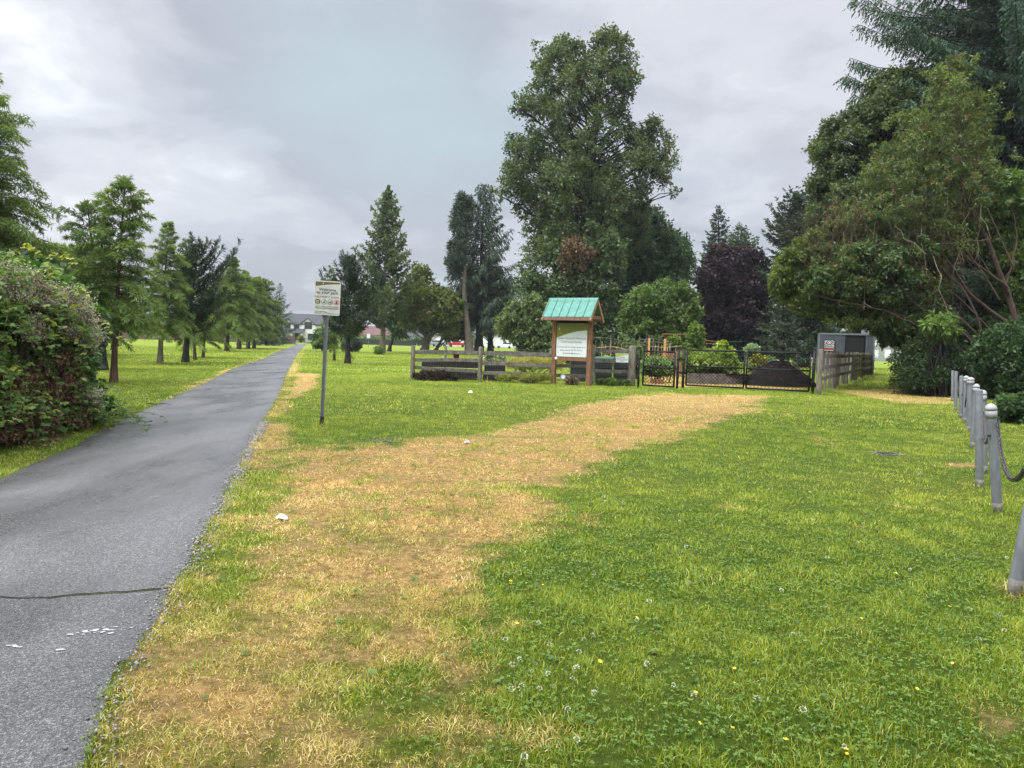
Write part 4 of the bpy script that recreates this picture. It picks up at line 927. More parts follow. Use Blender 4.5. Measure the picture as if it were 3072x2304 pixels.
fan_leaves(MID, 12500, 8, .17, .085, [(.020, .044, .018), (.052, .09, .032), (.11, .155, .055)], 106, squash=.3, spread=.2, up=.05, palB=[(.14, .12, .03), (.22, .15, .05)], fB=.05)
EDG = fill_outline([(2312, 870), (2320, 790), (2365, 735), (2440, 690), (2470, 730), (2420, 790), (2430, 880), (2450, 960), (2370, 925)], D0-.6, 16, 60, .5, seed=107)
fan_leaves(EDG, 1700, 8, .15, .07, [(.04, .07, .02), (.085, .125, .03), (.16, .185, .05)], 108, squash=.5, spread=.15)
LOW = fill_outline([(2600, 985), (2700, 965), (2840, 960), (2960, 960), (3072, 900), (3090, 1100), (2980, 1110), (2900, 1080), (2840, 1040), (2740, 1040), (2640, 1035)], D0+1.2, 20, 70, .6, seed=109)
fan_leaves(LOW, 3400, 8, .20, .08, [(.02, .05, .016), (.05, .095, .026), (.12, .17, .05)], 110, hang=-.6, spread=.16)
RT = fill_outline([(2950, 640), (3000, 590), (3090, 560), (3110, 900), (3000, 900), (2960, 800), (2930, 720)], D0, 20, 56, .5, seed=111)
fan_leaves(RT, 2600, 8, .17, .08, [(.03, .065, .02), (.07, .12, .03), (.17, .22, .05)], 112, squash=.6, spread=.16)
DR = fill_outline([(2990, 540), (3010, 500), (3060, 520), (3090, 600), (3060, 660), (3010, 640)], 30, 14, 18, .6, seed=135)
fan_leaves(DR, 330, 6, .26, .09, [(.04, .09, .03), (.09, .155, .05), (.17, .23, .08)], 135, hang=-.6)
lf.build('crown', M['leaf'], root)

# darker leafy tree behind it
HB = fill_outline([(2425, 560), (2440, 500), (2420, 450), (2470, 400), (2475, 360), (2530, 350), (2520, 310), (2580, 325), (2600, 270), (2590, 240), (2640, 235), (2700, 200), (2780, 230), (2820, 330), (2780, 430), (2700, 560), (2680, 700), (2560, 760), (2460, 740), (2410, 640)], 40, 15, 300, .8, (.6, 1.4), seed=115)
broadleaf('hornbeam_tree', 'dark small leaved tree standing behind the twiggy reddish stemmed tree', 'tree', B(2720, 41), P(2650, 350, 41), HB, 7500, 8, .17, .12, PAL_COT, .28, 'bark_dark', 116, ln=(.4, 1.4), spread=.22)
# giant spruce filling the corner
conifer('spruce_tree', 'giant spruce with long hanging branchlets reaching out of the picture top', 'tree', B(3060, 39), 34, 1.0, [(0, 5.0), (.15, 6.6), (.33, 8.2), (.45, 9.4), (.58, 8.6), (.75, 5.5), (1, .3)], 520, [(.014, .034, .024), (.030, .062, .038), (.06, .105, .055)], slope=-.05, droop=.30, tip=.28, bl=.27, sp=.115, hang=.75, ang=.85, nl=.22, nw=.07, per=8, spray=.5, r0=.55, seed=121, jag=.2, topslope=.5, bark='bark_dark', nn=.7)
spruce(2985, 46, (3010, -420), .3, [(0, 4.5), (.3, 5.6), (.6, 5.0), (.8, 3.5), (1, .5)], 260, 'dim blue green conifer behind the stems of the twiggy tree', 122, .4, pal=[(.012, .03, .026), (.026, .055, .045), (.05, .09, .06)], hang=.8, nl=.42, nw=.13, per=9, sp=.24)
# young maple sapling shoots and evergreen understorey
shrub('rhododendron', 'dark glossy rhododendron mound at the foot of the twiggy tree', [(2672, 1160), (2690, 1110), (2655, 1090), (2700, 1040), (2760, 1000), (2850, 1020), (2900, 1070), (2930, 1120), (2900, 1170), (2820, 1190), (2730, 1188)], 28.5, 22, 75, 3000, 6, .15, .05, [(.014, .032, .014), (.03, .06, .022), (.075, .115, .045)], 131, leafm='leaf', ln=(.4, .9))
shrub('laurel_shrub', 'tangled dark evergreen undergrowth behind the chain posts', [(2900, 1060), (2960, 990), (3072, 960), (3160, 960), (3160, 1240), (3060, 1235), (2990, 1190), (2940, 1150)], 26.5, 26, 80, 2600, 6, .16, .08, [(.012, .032, .014), (.028, .062, .024), (.07, .12, .04)], 132)
shrub('ivy_mound', 'trailing ivy and weeds spilling on to the lawn behind the chain', [(2985, 1300), (2975, 1240), (3010, 1190), (3072, 1170), (3170, 1170), (3170, 1330), (3072, 1318)], 17.5, 22, 50, 1700, 6, .10, .075, [(.014, .035, .014), (.035, .075, .025), (.09, .15, .045)], 133, thick=.5)
shrub('young_maple', 'sapling with long pointed bright leaves among the leaning stems', [(2770, 960), (2800, 940), (2860, 950), (2875, 1000), (2830, 1030), (2780, 1010)], 27.5, 12, 16, 300, 6, .24, .08, [(.05, .10, .025), (.10, .165, .04), (.17, .24, .06)], 134, hang=-.7, cat='sapling')

# ---- treeline that closes the horizon
tl = NB(); g = np.random.default_rng(141)
th = np.linspace(-1.25, 1.25, 330); rr_ = 235+40*np.abs(np.sin(th*7))+g.uniform(0, 40, 330)
cl = np.column_stack([np.sin(th)*rr_, np.cos(th)*rr_, g.uniform(1.2, 4.2, 330), g.uniform(2.5, 4.5, 330)])
cl = np.vstack([cl, np.column_stack([cl[:, :2]+g.normal(0, 3, (330, 2)), g.uniform(1, 2.5, 330), g.uniform(2.5, 4, 330)])])
leafy(tl, cl, 15000, 5, 1.1, .8, [(.02, .04, .025), (.045, .07, .04), (.08, .11, .06)], seed=142)
t_ = np_mesh('treeline', np.concatenate(tl.V), np.concatenate(tl.F), M['leaf'], None, np.concatenate(tl.C)); tag(t_, 'distant belt of trees and hedges closing the horizon', 'trees', kind='stuff')

# ---- the damp air between here and the houses
hz = MB(); hz.box((0, 140, 24), (700, 420, 54)); hm = bpy.data.materials.new('haze'); hm.use_nodes = True; n_ = hm.node_tree.nodes; n_.remove(n_['Principled BSDF'])
pv_ = n_.new('ShaderNodeVolumePrincipled'); pv_.inputs['Density'].default_value = .00026; pv_.inputs['Color'].default_value = (.9, .93, 1, 1); pv_.inputs['Anisotropy'].default_value = .2
hm.node_tree.links.new(pv_.outputs[0], n_['Material Output'].inputs['Volume'])
tag(hz.build('haze', hm), kind='stuff')
# ------------------------------------------------------------------ things people made
TX = Matrix(((1, 0, 0), (0, 0, -1), (0, 1, 0)))      # text upright, facing local -Y
def plate(w, h, c, r=.0, th=.004, n=5):
    """upright rounded plate centred at c (local x, y, z), front toward -Y"""
    pts = []
    for sx, sz, a0 in ((1, 1, 0), (-1, 1, 90), (-1, -1, 180), (1, -1, 270)):
        for k in range(n if r else 1):
            a = R_(a0+90*k/max(n-1, 1)); pts.append((sx*(w/2-r)+r*math.cos(a), sz*(h/2-r)+r*math.sin(a)))
    return slab(pts, c, th)
def slab(pts, c, th):
    m = MB(True); k = len(pts)
    m.add([(c[0]+x, c[1]-th, c[2]+z) for x, z in pts]+[(c[0]+x, c[1], c[2]+z) for x, z in pts],
          [tuple(range(k)), tuple(range(2*k-1, k-1, -1))]+[(i, i+k, (i+1) % k+k, (i+1) % k) for i in range(k)])
    return m
def ring(c, r, w, th, n=28):
    m = MB(True)
    for k in range(n):
        a, b = 2*math.pi*k/n, 2*math.pi*(k+1)/n
        V = [(c[0]+q*math.cos(t), c[1]-th, c[2]+q*math.sin(t)) for q in (r-w, r) for t in (a, b)]
        m.add(V, [(0, 2, 3, 1)])
    return m
def disc(c, r, th, n=28): return slab([(r*math.cos(2*math.pi*k/n), r*math.sin(2*math.pi*k/n)) for k in range(n)], c, th)

# --- park sign on its post
b = G(965, 1279)
s = empty('park_sign', b, 'park welcome sign on a tall grey post between the path and the lawn', 'sign'); s.rotation_euler = (R_(-1), R_(1.6), R_(4))
zt, zb = HZ(b, 842), HZ(b, 945); zc = (zt+zb)/2; H = zt-zb; Wd = H*.75
m = MB()
for x in (-.028, .028): m.box((x, 0, zt/2-.05), (.005, .036, zt+.02))
m.box((0, .016, zt/2-.05), (.056, .004, zt+.02))
m.build('post', M['galv'], s, local=True)
f = MB(); f.box((0, 0, .09), (.07, .05, .18)); f.build('post_foot', M['bark_dark'], s, local=True)
pn = plate(Wd, H, (0, -.026, zc), .03).build('sign_panel', M['sign_beige'], s, local=True)
plate(Wd*.99, H*.99, (0, -.018, zc), .03).build('back_panel', M['galv'], s, local=True)
y = -.0305
cur = [(-Wd/2+.015+(Wd-.03)*t, H*.335+(H*.085)*math.sin(t*1.5)) for t in np.linspace(0, 1, 12)]
slab(cur[::-1][::-1]+[(Wd/2-.015, H/2-.02), (-Wd/2+.015, H/2-.02)], (0, y, zc), .001).build('header_band', M['sign_olive'], pn)
plate(.012, .022, (-.08, y-.001, zc+H*.42), 0, .001).build('header_mark', M['sign_white'], pn)
for t, z, sz, ft, bo in (('Welcome', .20, .078, .66, .010), ('to your park', .118, .076, .84, .010), ('HELP KEEP IT CLEAN', 0, .050, .88, .003)):
    text(pn, t, sz, (0, y-.002, zc+H*z), TX, M['ink'] if bo > .005 else M['ink_soft'], 'lettering', bold=bo, fit=ft*Wd)
for i in range(4):
    c = (-Wd*.36+Wd*.24*i, y-.001, zc-H*.115); r = Wd*.105
    if i == 0:
        disc(c, r, .001).build('icon', M['sign_olive'], pn); bb = MB(True)
        for dx in (-.014, .008): bb.box((c[0]+dx, c[1]-.002, c[2]-.01), (.010, .001, .055))
        bb.box((c[0], c[1]-.002, c[2]+.012), (.05, .001, .012)); bb.build('icon_figure', M['sign_beige'], pn)
    else:
        ring(c, r, .007, .001).build('icon', M['ink_soft'] if i < 3 else M['red'], pn); bb = MB(True)
        if i == 1: bb.box((c[0], c[1]-.0015, c[2]+.004), (.014, .001, .05), M=Matrix.Rotation(.5, 3, 'Y')); bb.box((c[0]+.012, c[1]-.0015, c[2]-.012), (.03, .001, .012))
        if i == 2: bb.box((c[0], c[1]-.0015, c[2]-.012), (.062, .001, .012)); bb.box((c[0]+.008, c[1]-.0015, c[2]+.008), (.03, .001, .008))
        if i == 3: bb.box((c[0], c[1]-.0015, c[2]-.004), (.03, .001, .04)); bb.box((c[0], c[1]-.0015, c[2]-.022), (.055, .001, .01)); bb.box((c[0]+.004, c[1]-.0015, c[2]+.02), (.016, .001, .014))
        bb.build('icon_figure', M['ink'], pn)
        sl_ = MB(True); sl_.box((c[0], c[1]-.002, c[2]), (.007, .001, r*1.9), M=Matrix.Rotation(R_(45 if i != 2 else 60), 3, 'Y'))
        sl_.build('icon_slash', M['ink_soft'] if i < 3 else M['red'], pn)
for t, z, sz, al, x, ft in (('LEASH & CLEAN UP AFTER YOUR DOG', -.268, .026, 'CENTER', 0, .88), ('PARK CLOSED DUSK-DAWN', -.325, .036, 'CENTER', 0, .88), ('BYLAW INFORMATION', -.415, .021, 'LEFT', -.205, .38), ('DIAL 604.591.4370', -.46, .021, 'LEFT', -.205, .38), ('parks.surrey.ca', -.46, .026, 'LEFT', .02, .40)):
    text(pn, t, sz, (x, y-.002, zc+H*z), TX, M['ink'], 'lettering', al, bold=.012, fit=ft*Wd)
disc((-.01, y-.001, zc-H*.43), .012, .001, 10).build('emblem', M['ink'], pn)
for x in (-.13, -.01, .075):
    m = MB(); m.tube([(x, -.022, zt-.01), (x, -.022, zt+.03)], .0055, 6); m.build('spike', M['ink'], s, local=True)

# --- noticeboard with green roof
kb = B(1712, G(1712, 1152)[1]-.75); k = empty('noticeboard', kb, 'cedar noticeboard with green metal roof standing by the garden fence', 'noticeboard', rz=R_(-29))
for x in (-.76, .76):
    m = MB(); m.box((x, 0, 1.27), (.16, .16, 2.74)); m.build('post', M['cedar'], k, local=True)
m = MB(); m.box((0, 0, 1.03), (1.36, .09, .15)); m.build('crossbar', M['cedar'], k, local=True)
m = MB(); m.box((0, .02, 2.50), (1.36, .10, .14)); m.build('header_beam', M['wood_dark'], k, local=True)
pw, z0, z1 = 1.30, 1.115, 2.425
pn = plate(pw, z1-z0, (0, -.045, (z0+z1)/2), 0, .012).build('notice_panel', M['sign_white'], k)
cur = [(-pw/2+pw*t, -.24+.30*math.sin(t*1.5)) for t in np.linspace(0, 1, 16)]
slab(cur+[(pw/2, .32), (-pw/2, .32)], (0, -.058, 2.10), .002).build('header_band', M['sign_olive_green'], pn)
cur2 = [(-pw/2+pw*t, -.25+.30*math.sin(t*1.5)) for t in np.linspace(0, 1, 16)]
slab(cur2+[(p[0], p[1]+.016) for p in cur2[::-1]], (0, -.0585, 2.10), .003).build('header_stripe', M['sign_lime'], pn)
slab([(-.03, 0), (.03, 0), (0, .1)], (-.54, -.061, 2.17), .001).build('header_mark', M['sign_white'], pn)
for t, z, sz, ma in (('Queen Elizabeth Meadows', 1.80, .122, 'ink_soft'), ('Community Garden', 1.66, .122, 'ink_soft'), ('To inquire about renting a garden plot,', 1.47, .082, 'ink'), ('please contact 604 501-5050 or', 1.345, .082, 'ink'), ('email parks@surrey.ca', 1.225, .086, 'ink')):
    text(pn, t, sz, (0, -.0595, z), TX, M[ma], 'lettering', sx=.93, bold=.008 if ma == 'ink' else 0)
def roof_side(sg):
    m = MB(); a = np.array([0, sg*.02, 3.38]); e = np.array([0, sg*.62, 2.66]); nrm = np.array([0, sg*.72, .6]); nrm /= np.linalg.norm(nrm)
    m.add([(-1.04, a[1], a[2]), (1.04, a[1], a[2]), (1.04, e[1], e[2]), (-1.04, e[1], e[2])]+[(x, q[1]-nrm[1]*.02, q[2]-nrm[2]*.02) for x, q in ((-1.04, a), (1.04, a), (1.04, e), (-1.04, e))],
          [(0, 1, 2, 3), (7, 6, 5, 4), (0, 4, 5, 1), (1, 5, 6, 2), (2, 6, 7, 3), (3, 7, 4, 0)])
    for i in range(7):
        x = -1.02+i*.34; p = a+nrm*.016; q = e+nrm*.016
        m.beam((x, p[1], p[2]), (x, q[1], q[2]), .028, .03, up=tuple(nrm))
    return m
rf = roof_side(-1).build('roof', M['roof_green'], k, local=True); m = roof_side(1); m.build('roof_back_slope', M['roof_green'], k, local=True)
m = MB(); m.add([(-1.05, -.10, 3.30), (1.05, -.10, 3.30), (1.05, 0, 3.425), (-1.05, 0, 3.425), (1.05, .10, 3.30), (-1.05, .10, 3.30)], [(0, 1, 2, 3), (3, 2, 4, 5)]); m.build('ridge_cap', M['roof_green'], rf, local=True)
for sg in (-1, 1):
    m = MB(); m.box((0, sg*.60, 2.585), (2.02, .045, .13)); m.build('fascia', M['cedar_pale'] if sg > 0 else mat('dark_cedar', (.20, .115, .085), .75, var=.35, scale=6), k, local=True)  # front board is a darker cedar than the back one
for x in (-1.02, 1.02):
    for sg in (-1, 1):
        m = MB(); m.beam((x, sg*.01, 3.31), (x, sg*.67, 2.50), .045, .12, up=(0, sg*.72, .6)); m.build('rafter', M['cedar_pale'], k, local=True)
    m = MB(); m.box((x*.985, 0, 2.66), (.05, .84, .11)); m.build('tie_beam', M['cedar'], k, local=True)

# --- weathered split-rail fence along the front
def wire_grid(nb, a, bb, z0, z1, sp=.10, r=.0018):
    a = np.asarray(a, float); bb = np.asarray(bb, float); L = np.linalg.norm((bb-a)[:2]); n = int(L/sp)
    for i in range(n+1):
        p = a+(bb-a)*i/n; nb.tube([(p[0], p[1], z0), (p[0]+random.gauss(0, .01), p[1], z1+random.uniform(-.01, .03))], r, 3)
    for z in np.arange(z0, z1+.01, sp*1.0): nb.tube([(a[0], a[1], z), ((a[0]+bb[0])/2, (a[1]+bb[1])/2, z-.012), (bb[0], bb[1], z)], r, 3)
def post(m, p, h, w=.15):
    n = 9; pr_ = [(w*.55*random.uniform(.93, 1.05), -.2), (w*.53, .2), (w*.5, h*.5), (w*.49, h-.03), (w*.40, h)]
    m.lathe(pr_, n, p)
fb = [G(1237, 1140), G(1443, 1141), G(1778, 1157), G(1893, 1158)]
for p in fb[1:3]: p[1] = fb[0][1]+(fb[3][1]-fb[0][1])*(p[0]-fb[0][0])/(fb[3][0]-fb[0][0])
fc = fb[0]; fr = empty('split_rail_fence', fc, 'weathered split rail fence with wire mesh along the front of the garden', 'fence')
hts = [1.37, 1.38, 1.60, 1.62]
for i, (p, h) in enumerate(zip(fb, hts)):
    m = MB(); post(m, p, h, .17 if i < 3 else .30); m.build('post', M['wood_post'], fr, True)
secs = [((1.13, 1.15), (.80, .86), (.50, .41)), ((1.16, 1.10), (.74, .72), (.37, .33)), ((1.38, 1.38), (.98, .96), (.58, .57))]
for i, ss in enumerate(secs):
    a, bb = fb[i], fb[i+1]
    for za, zb_ in ss:
        m = MB(); m.beam((a[0]+.03, a[1]+.06, za), (bb[0]-.03, bb[1]+.06, zb_), .07, .13, jit=.14); m.build('rail', M['wood_grey'], fr)
m = MB(); m.beam(fb[2]+[-1.5, .07, 1.16], fb[2]+[0, .07, 1.16], .06, .10); 
w_ = NB(); wire_grid(w_, fb[0]+[0, -.10, 0], fb[1]+[0, -.10, 0], .03, 1.33); wire_grid(w_, fb[1]+[0, -.10, 0], np.array([G(1655, 1150)[0], fb[1][1]-.10, 0]), .03, 1.33); w_.build('wire_mesh', M['wire'], fr); w_ = NB(); wire_grid(w_, fb[2]+[0, -.11, 0], fb[3]+[0, -.11, 0], .05, 1.42)
w_.build('wire_mesh', M['wire'], fr); w_ = NB(); a = G(1655, 1158); c = G(1775, 1160); wire_grid(w_, (a[0], kb[1]-1.0, 0), (c[0], kb[1]-1.0, 0), .03, 1.22)
w_.build('wire_mesh', M['wire'], fr)
# small gate notice fixed to the rails
p = G(1863, 1158); s = empty('gate_notice', (p[0], fb[2][1]-.16, 1.12), 'small white notice with lime band fixed on the fence beside the black gate', 'sign')
pn = plate(.50, .35, (0, 0, 0), .03, .006).build('sign_panel', M['sign_white'], s, local=True)
slab([(-.24, .02)]+[(-.24+.48*t, .02+.10*math.sin(t*1.5)) for t in np.linspace(.1, 1, 8)]+[(.24, .16), (-.24, .16)], (0, -.0075, 0), .001).build('header_band', M['sign_lime'], pn)
for t, z in (('WELCOME', .005), ('Please keep the gate closed', -.045), ('to help our gardens grow', -.09), ('Thank you', -.135)):
    text(pn, t, .038, (0, -.0095, z), TX, M['ink'], 'lettering', bold=.01)
s2 = empty('fence_badge', (G(1678, 1150)[0], kb[1]-1.02, .36), 'round white badge wired to the mesh below the noticeboard', 'sign')
disc((0, 0, 0), .105, .006).build('badge_disc', M['sign_white'], s2); ring((0, -.001, 0), .098, .02, .0065).build('badge_ring', M['ink'], s2)
m = MB(); m.box((-.01, -.008, .012), (.05, .002, .05), M=Matrix.Rotation(.6, 3, 'Y')); m.box((.02, -.0085, -.03), (.08, .002, .03)); m.build('badge_mark', M['ink'], s2)
m = MB(); m.lathe([(.0, -.06), (.05, -.03), (.055, .02), (.0, .05)], 8, (G(1657, 1150)[0], kb[1]-1.05, 1.06)); tag(m.build('wire_insulator', M['white'], None, True), 'little white insulator on the wire at the noticeboard post', 'insulator')

# --- second rail line further back in the garden
def row_fence(pts, h, rails, label, name='rail_fence', pw=.14):
    r = empty(name, pts[0], label, 'fence')
    for p in pts: m = MB(); post(m, p, h, pw); m.build('post', M['wood_post'], r, True)
    for a, bb in zip(pts[:-1], pts[1:]):
        for z in rails: m = MB(); m.beam(a+[0, .06, z], bb+[0, .06, z+random.uniform(-.03, .03)], .06, .11, jit=.1); m.build('rail', M['wood_grey'], r)
    return r
row_fence([B(1335, 34), B(1440, 35), B(1545, 36), B(1650, 37)], 1.36, (1.1, .65), 'far rail fence seen through the front fence, behind the red pot')

# --- dark terraced planks behind the first bay
def planks(name, px0, px1, y, zs, label, mt='wood_dark', th=.06, hh=.14):
    a, c = B(px0, y), B(px1, y); r = empty(name, (a+c)/2, label, 'raised bed')
    for i, z in enumerate(zs):
        m = MB(); m.beam(a+[.03*i, 0, z], c-[.04*i, 0, -z], th, hh, jit=.06); m.build('plank', M[mt], r)
    m = MB(); m.box((a+c)/2+[0, .5, max(zs)-.05], (c[0]-a[0]-.1, .9, .1)); m.build('soil', M['soil'], r)
    for q in (a, c): m = MB(); m.box(q+[.05 if q is a else -.05, .06, max(zs)/2], (.09, .07, max(zs)+.15)); m.build('corner_post', M[mt], r)
planks('raised_bed', 1264, 1440, 30.0, (.55, .70), 'tall dark plank bed behind the first fence bay')
planks('raised_bed', 1330, 1432, 29.2, (.12, .27), 'low dark plank bed in front of the tall plank bed')
planks('raised_bed', 1448, 1534, 29.2, (.10, .25), 'low dark plank bed at the second fence bay')
planks('raised_bed', 1452, 1515, 31.0, (.40, .55), 'dark plank bed with a grey rim past the fence post', hh=.13)
shrub('dead_shrub', 'low mat of dead brown brush at the fence foot', [(1238, 1142), (1240, 1120), (1290, 1113), (1340, 1114), (1368, 1120), (1375, 1142), (1300, 1145)], 28.2, 6, 80, 2200, 4, .09, .02, [(.015, .012, .010), (.035, .027, .02), (.075, .055, .038)], 151, leafm='dead')
pt = B(1367, 29.6); m = MB(); m.lathe([(.10, .84), (.14, 1.12), (.155, 1.12), (.155, 1.15), (.13, 1.15), (.12, 1.10)], 16, pt)
r = empty('red_pot', pt+[0, 0, .84], 'red plastic flower pot standing on the planks behind the fence', 'flower pot'); m.build('pot', M['red_pot'], r, True)
m = MB(); m.lathe([(.118, 1.09), (.05, 1.11)], 12, pt); m.build('soil', M['soil'], r)

# --- black chain-link gates
def gate(a, bb, z0, z1, mid, label, grp=None):
    r = empty('chain_link_gate', a, label, 'gate', grp)
    for nm, pts in (('frame_upright', [(a, z0), (a, z1)]), ('frame_upright', [(bb, z0), (bb, z1)]), ('frame_rail', [(a, z1), (bb, z1)]), ('frame_rail', [(a, z0), (bb, z0)]), ('frame_rail', [(a, mid), (bb, mid)])):
        m = MB(); m.tube([q+[0, 0, z] for q, z in pts], .034, 8); m.build(nm, M['black_pipe'], r, True)
    L = np.linalg.norm((bb-a)[:2]); e = (bb-a)/L; Hh = z1-z0; w_ = NB(); sp = .14
    for sg in (1, -1):
        for c in np.arange(-Hh, L+Hh, sp):
            # x = c + sg*(z - z0), clipped to the frame
            lo, hi = 0.0, Hh
            if sg > 0: lo, hi = max(lo, -c), min(hi, L-c)
            else: lo, hi = max(lo, c-L), min(hi, c)
            if hi-lo < .03: continue
            w_.tube([a+e*(c+sg*lo)+[0, .012*sg, z0+lo], a+e*(c+sg*hi)+[0, .012*sg, z0+hi]], .0075, 3)
    w_.build('chain_link_mesh', M['wire_black'], r)
    return r
def gpost(px, py, ty, label, w=.045):
    p = G(px, py); h = HZ(p, ty); r = empty('gate_post', p, label, 'post', 'black steel posts of the garden gates')
    m = MB(); m.tube([p+[0, 0, -.1], p+[0, 0, h-.02]], w, 12); m.build('pipe', M['black_pipe'], r, True)
    m = MB(); m.lathe([(w*1.12, h-.03), (w*1.12, h), (w*.6, h+.035), (.004, h+.045)], 12, p); m.build('cap', M['black_pipe'], r, True)
    for z in (.45, 1.15): m = MB(); m.lathe([(w*1.25, z-.03), (w*1.25, z+.03)], 12, p); m.build('hinge_band', M['black_pipe'], r, True)
    return p
q1 = gpost(1914, 1163, 1042, 'black gate post beside the thick wooden corner post'); q2 = gpost(2031, 1166, 1042, 'black gate post at the latch side of the single gate'); q3 = gpost(2048, 1164, 1043, 'black gate post that hangs the wide double gate, next to the latch post', .052); q4 = gpost(2437, 1183, 1047, 'black gate post beside the tall wooden post of the picket fence', .055)
gate(G(1928, 1160), G(2021, 1166), .07, 1.42, .80, 'single black chain link gate beside the wooden corner post')
e4 = G(2426, 1180); e3 = G(2057, 1161); mdl = e3+(e4-e3)*.485; mdr = e3+(e4-e3)*.505
gate(e3, mdl, .08, 1.52, .86, 'black chain link gate leaf in front of the leafy bed')
gate(mdr, e4, .08, 1.52, .86, 'black chain link gate leaf in front of the dark soil heap')
m = MB(); m.box(q2+[-.08, 0, 1.05], (.22, .03, .03)); m.box(q2+[-.1, 0, .72], (.16, .02, .03), M=Matrix.Rotation(.6, 3, 'Y')); tag(m.build('gate_latch', M['galv'], None), 'bright metal latch between the single gate and its post', 'latch')

# --- picket and rail fence receding beside the grass lane
a = G(2455, 1184); c = G(2618, 1121); fr = empty('picket_fence', a, 'tall weathered fence of uneven pickets receding along the grass lane', 'fence')
for i in range(7):
    t = i/6; p = a+(c-a)*t; m = MB(); post(m, p, 1.70 if i == 0 else 1.62, .18 if i == 0 else .13); m.build('post', M['wood_post'], fr, True)
for z in (1.44, 1.02, .60):
    for i in range(6):
        m = MB(); m.beam(a+(c-a)*(i/6)+[.07, 0, z], a+(c-a)*((i+1)/6)+[.07, 0, z+random.uniform(-.03, .03)], .05, .14, jit=.12); m.build('rail', M['wood_grey'], fr)
ybm = mat('yellow_bamboo', (.40, .36, .14), .6, var=.4)
for t in np.concatenate([np.sort(rng.uniform(.05, .40, 14)), np.linspace(.40, .99, 84)]):
    p = a+(c-a)*t+[-.03, 0, 0]; h = random.uniform(1.38, 1.66); lx = random.gauss(0, .05); m = MB(); bam = .53 < t < .63 and random.random() < .65
    m.beam(p+[0, 0, random.uniform(.02, .15)], p+[lx*.4, lx, h], .13, .022, up=(1, .2, 0)); m.build('picket', ybm if bam else M['wood_post'], fr)

# --- shipping container
cb = B(2452, 53.5); cc = B(2610, 53.5); L = 3.72; YC = R_(-20); ch = HZ(cb, 999)
cw2 = lambda x, y, z: np.array([cb[0]+(x+L/2)*math.cos(YC)-(y+1.2)*math.sin(YC), cb[1]+(x+L/2)*math.sin(YC)+(y+1.2)*math.cos(YC), z])
k = empty('shipping_container', cw2(0, 0, 0), 'grey steel storage container with a dark opening behind the picket fence', 'container', rz=YC)
m = MB(); n = 46
for i in range(n):
    x0 = -L/2+L*i/n; x1 = -L/2+L*(i+1)/n; dy = .03 if i % 2 else 0
    if .47*L < x0+L/2 < .83*L: continue
    m.box(((x0+x1)/2, -1.2+dy, ch/2), (L/n*1.0 if dy else L/n, .04, ch-.16))
m.box((-L/2+.02, 0, ch/2), (.04, 2.4, ch-.1)); m.box((L/2-.02, 0, ch/2), (.04, 2.4, ch-.1)); m.box((0, 1.18, ch/2), (L-.1, .04, ch-.1)); m.box((.15*L, -1.19, ch*.10), (.36*L, .03, ch*.2))
bd_ = m.build('body', M['container'], k, local=True)
m = MB()
for x in (-L/2, L/2): m.box((x, -1.21, ch/2), (.10, .10, ch))
m.box((0, -1.21, ch-.05), (L, .10, .10)); m.box((0, -1.21, .07), (L, .1, .12)); m.build('frame', mat('container_frame', (.19, .21, .24), .55, var=.2), k, local=True)
m = MB(); m.box((0, 0, ch+.005), (L+.04, 2.44, .03)); m.build('roof', M['galv'], k, local=True)
m = MB(); m.box((.15*L, -1.10, ch*.55), (.36*L, .02, ch*.80)); 
for i in range(1, 9): m.box((.15*L, -1.115, ch*(.17+.085*i)), (.36*L, .012, .012))
m.build('roller_door', M['trim_black'], k, local=True)
s = empty('security_sign', cw2(-L/2+L*.19, -1.27, ch*.70), 'black white and red warning sign on the grey container wall', 'sign', rz=YC)
pn = plate(.80, .82, (0, 0, 0), 0, .01).build('sign_panel', M['ink'], s, local=True)
wt = M['white']
ring((0, -.002, .21), .135, .045, .011).build('emblem', wt, pn); disc((0, -.002, .21), .05, .012).build('emblem_centre', wt, pn)
for sx in (-1, 1): slab([(sx*.36, .27), (sx*.30, .33), (sx*.14, .38), (sx*.12, .35), (sx*.29, .30), (sx*.31, .26)][::1 if sx < 0 else -1], (0, -.002, 0), .011).build('emblem_wing', wt, pn); slab([(sx*.36, .12), (sx*.30, .07), (sx*.14, .03), (sx*.12, .06), (sx*.29, .10), (sx*.31, .14)][::-1 if sx < 0 else 1], (0, -.002, 0), .011).build('emblem_wing', wt, pn)
text(pn, 'F', .24, (-.245, -.0125, .125), TX, wt, bold=.02); text(pn, 'U', .24, (.245, -.0125, .125), TX, wt, bold=.02)
text(pn, 'CUSTOM', .17, (0, -.0125, -.10), TX, wt, bold=.02)
for z, w_, mt in ((-.175, .68, 'white'), (-.255, .78, 'red'), (-.315, .78, 'red'), (-.375, .62, 'white')): plate(w_, .035 if mt == 'white' else .05, (0, -.0105, z), 0, .002).build('stripe', M[mt], pn)

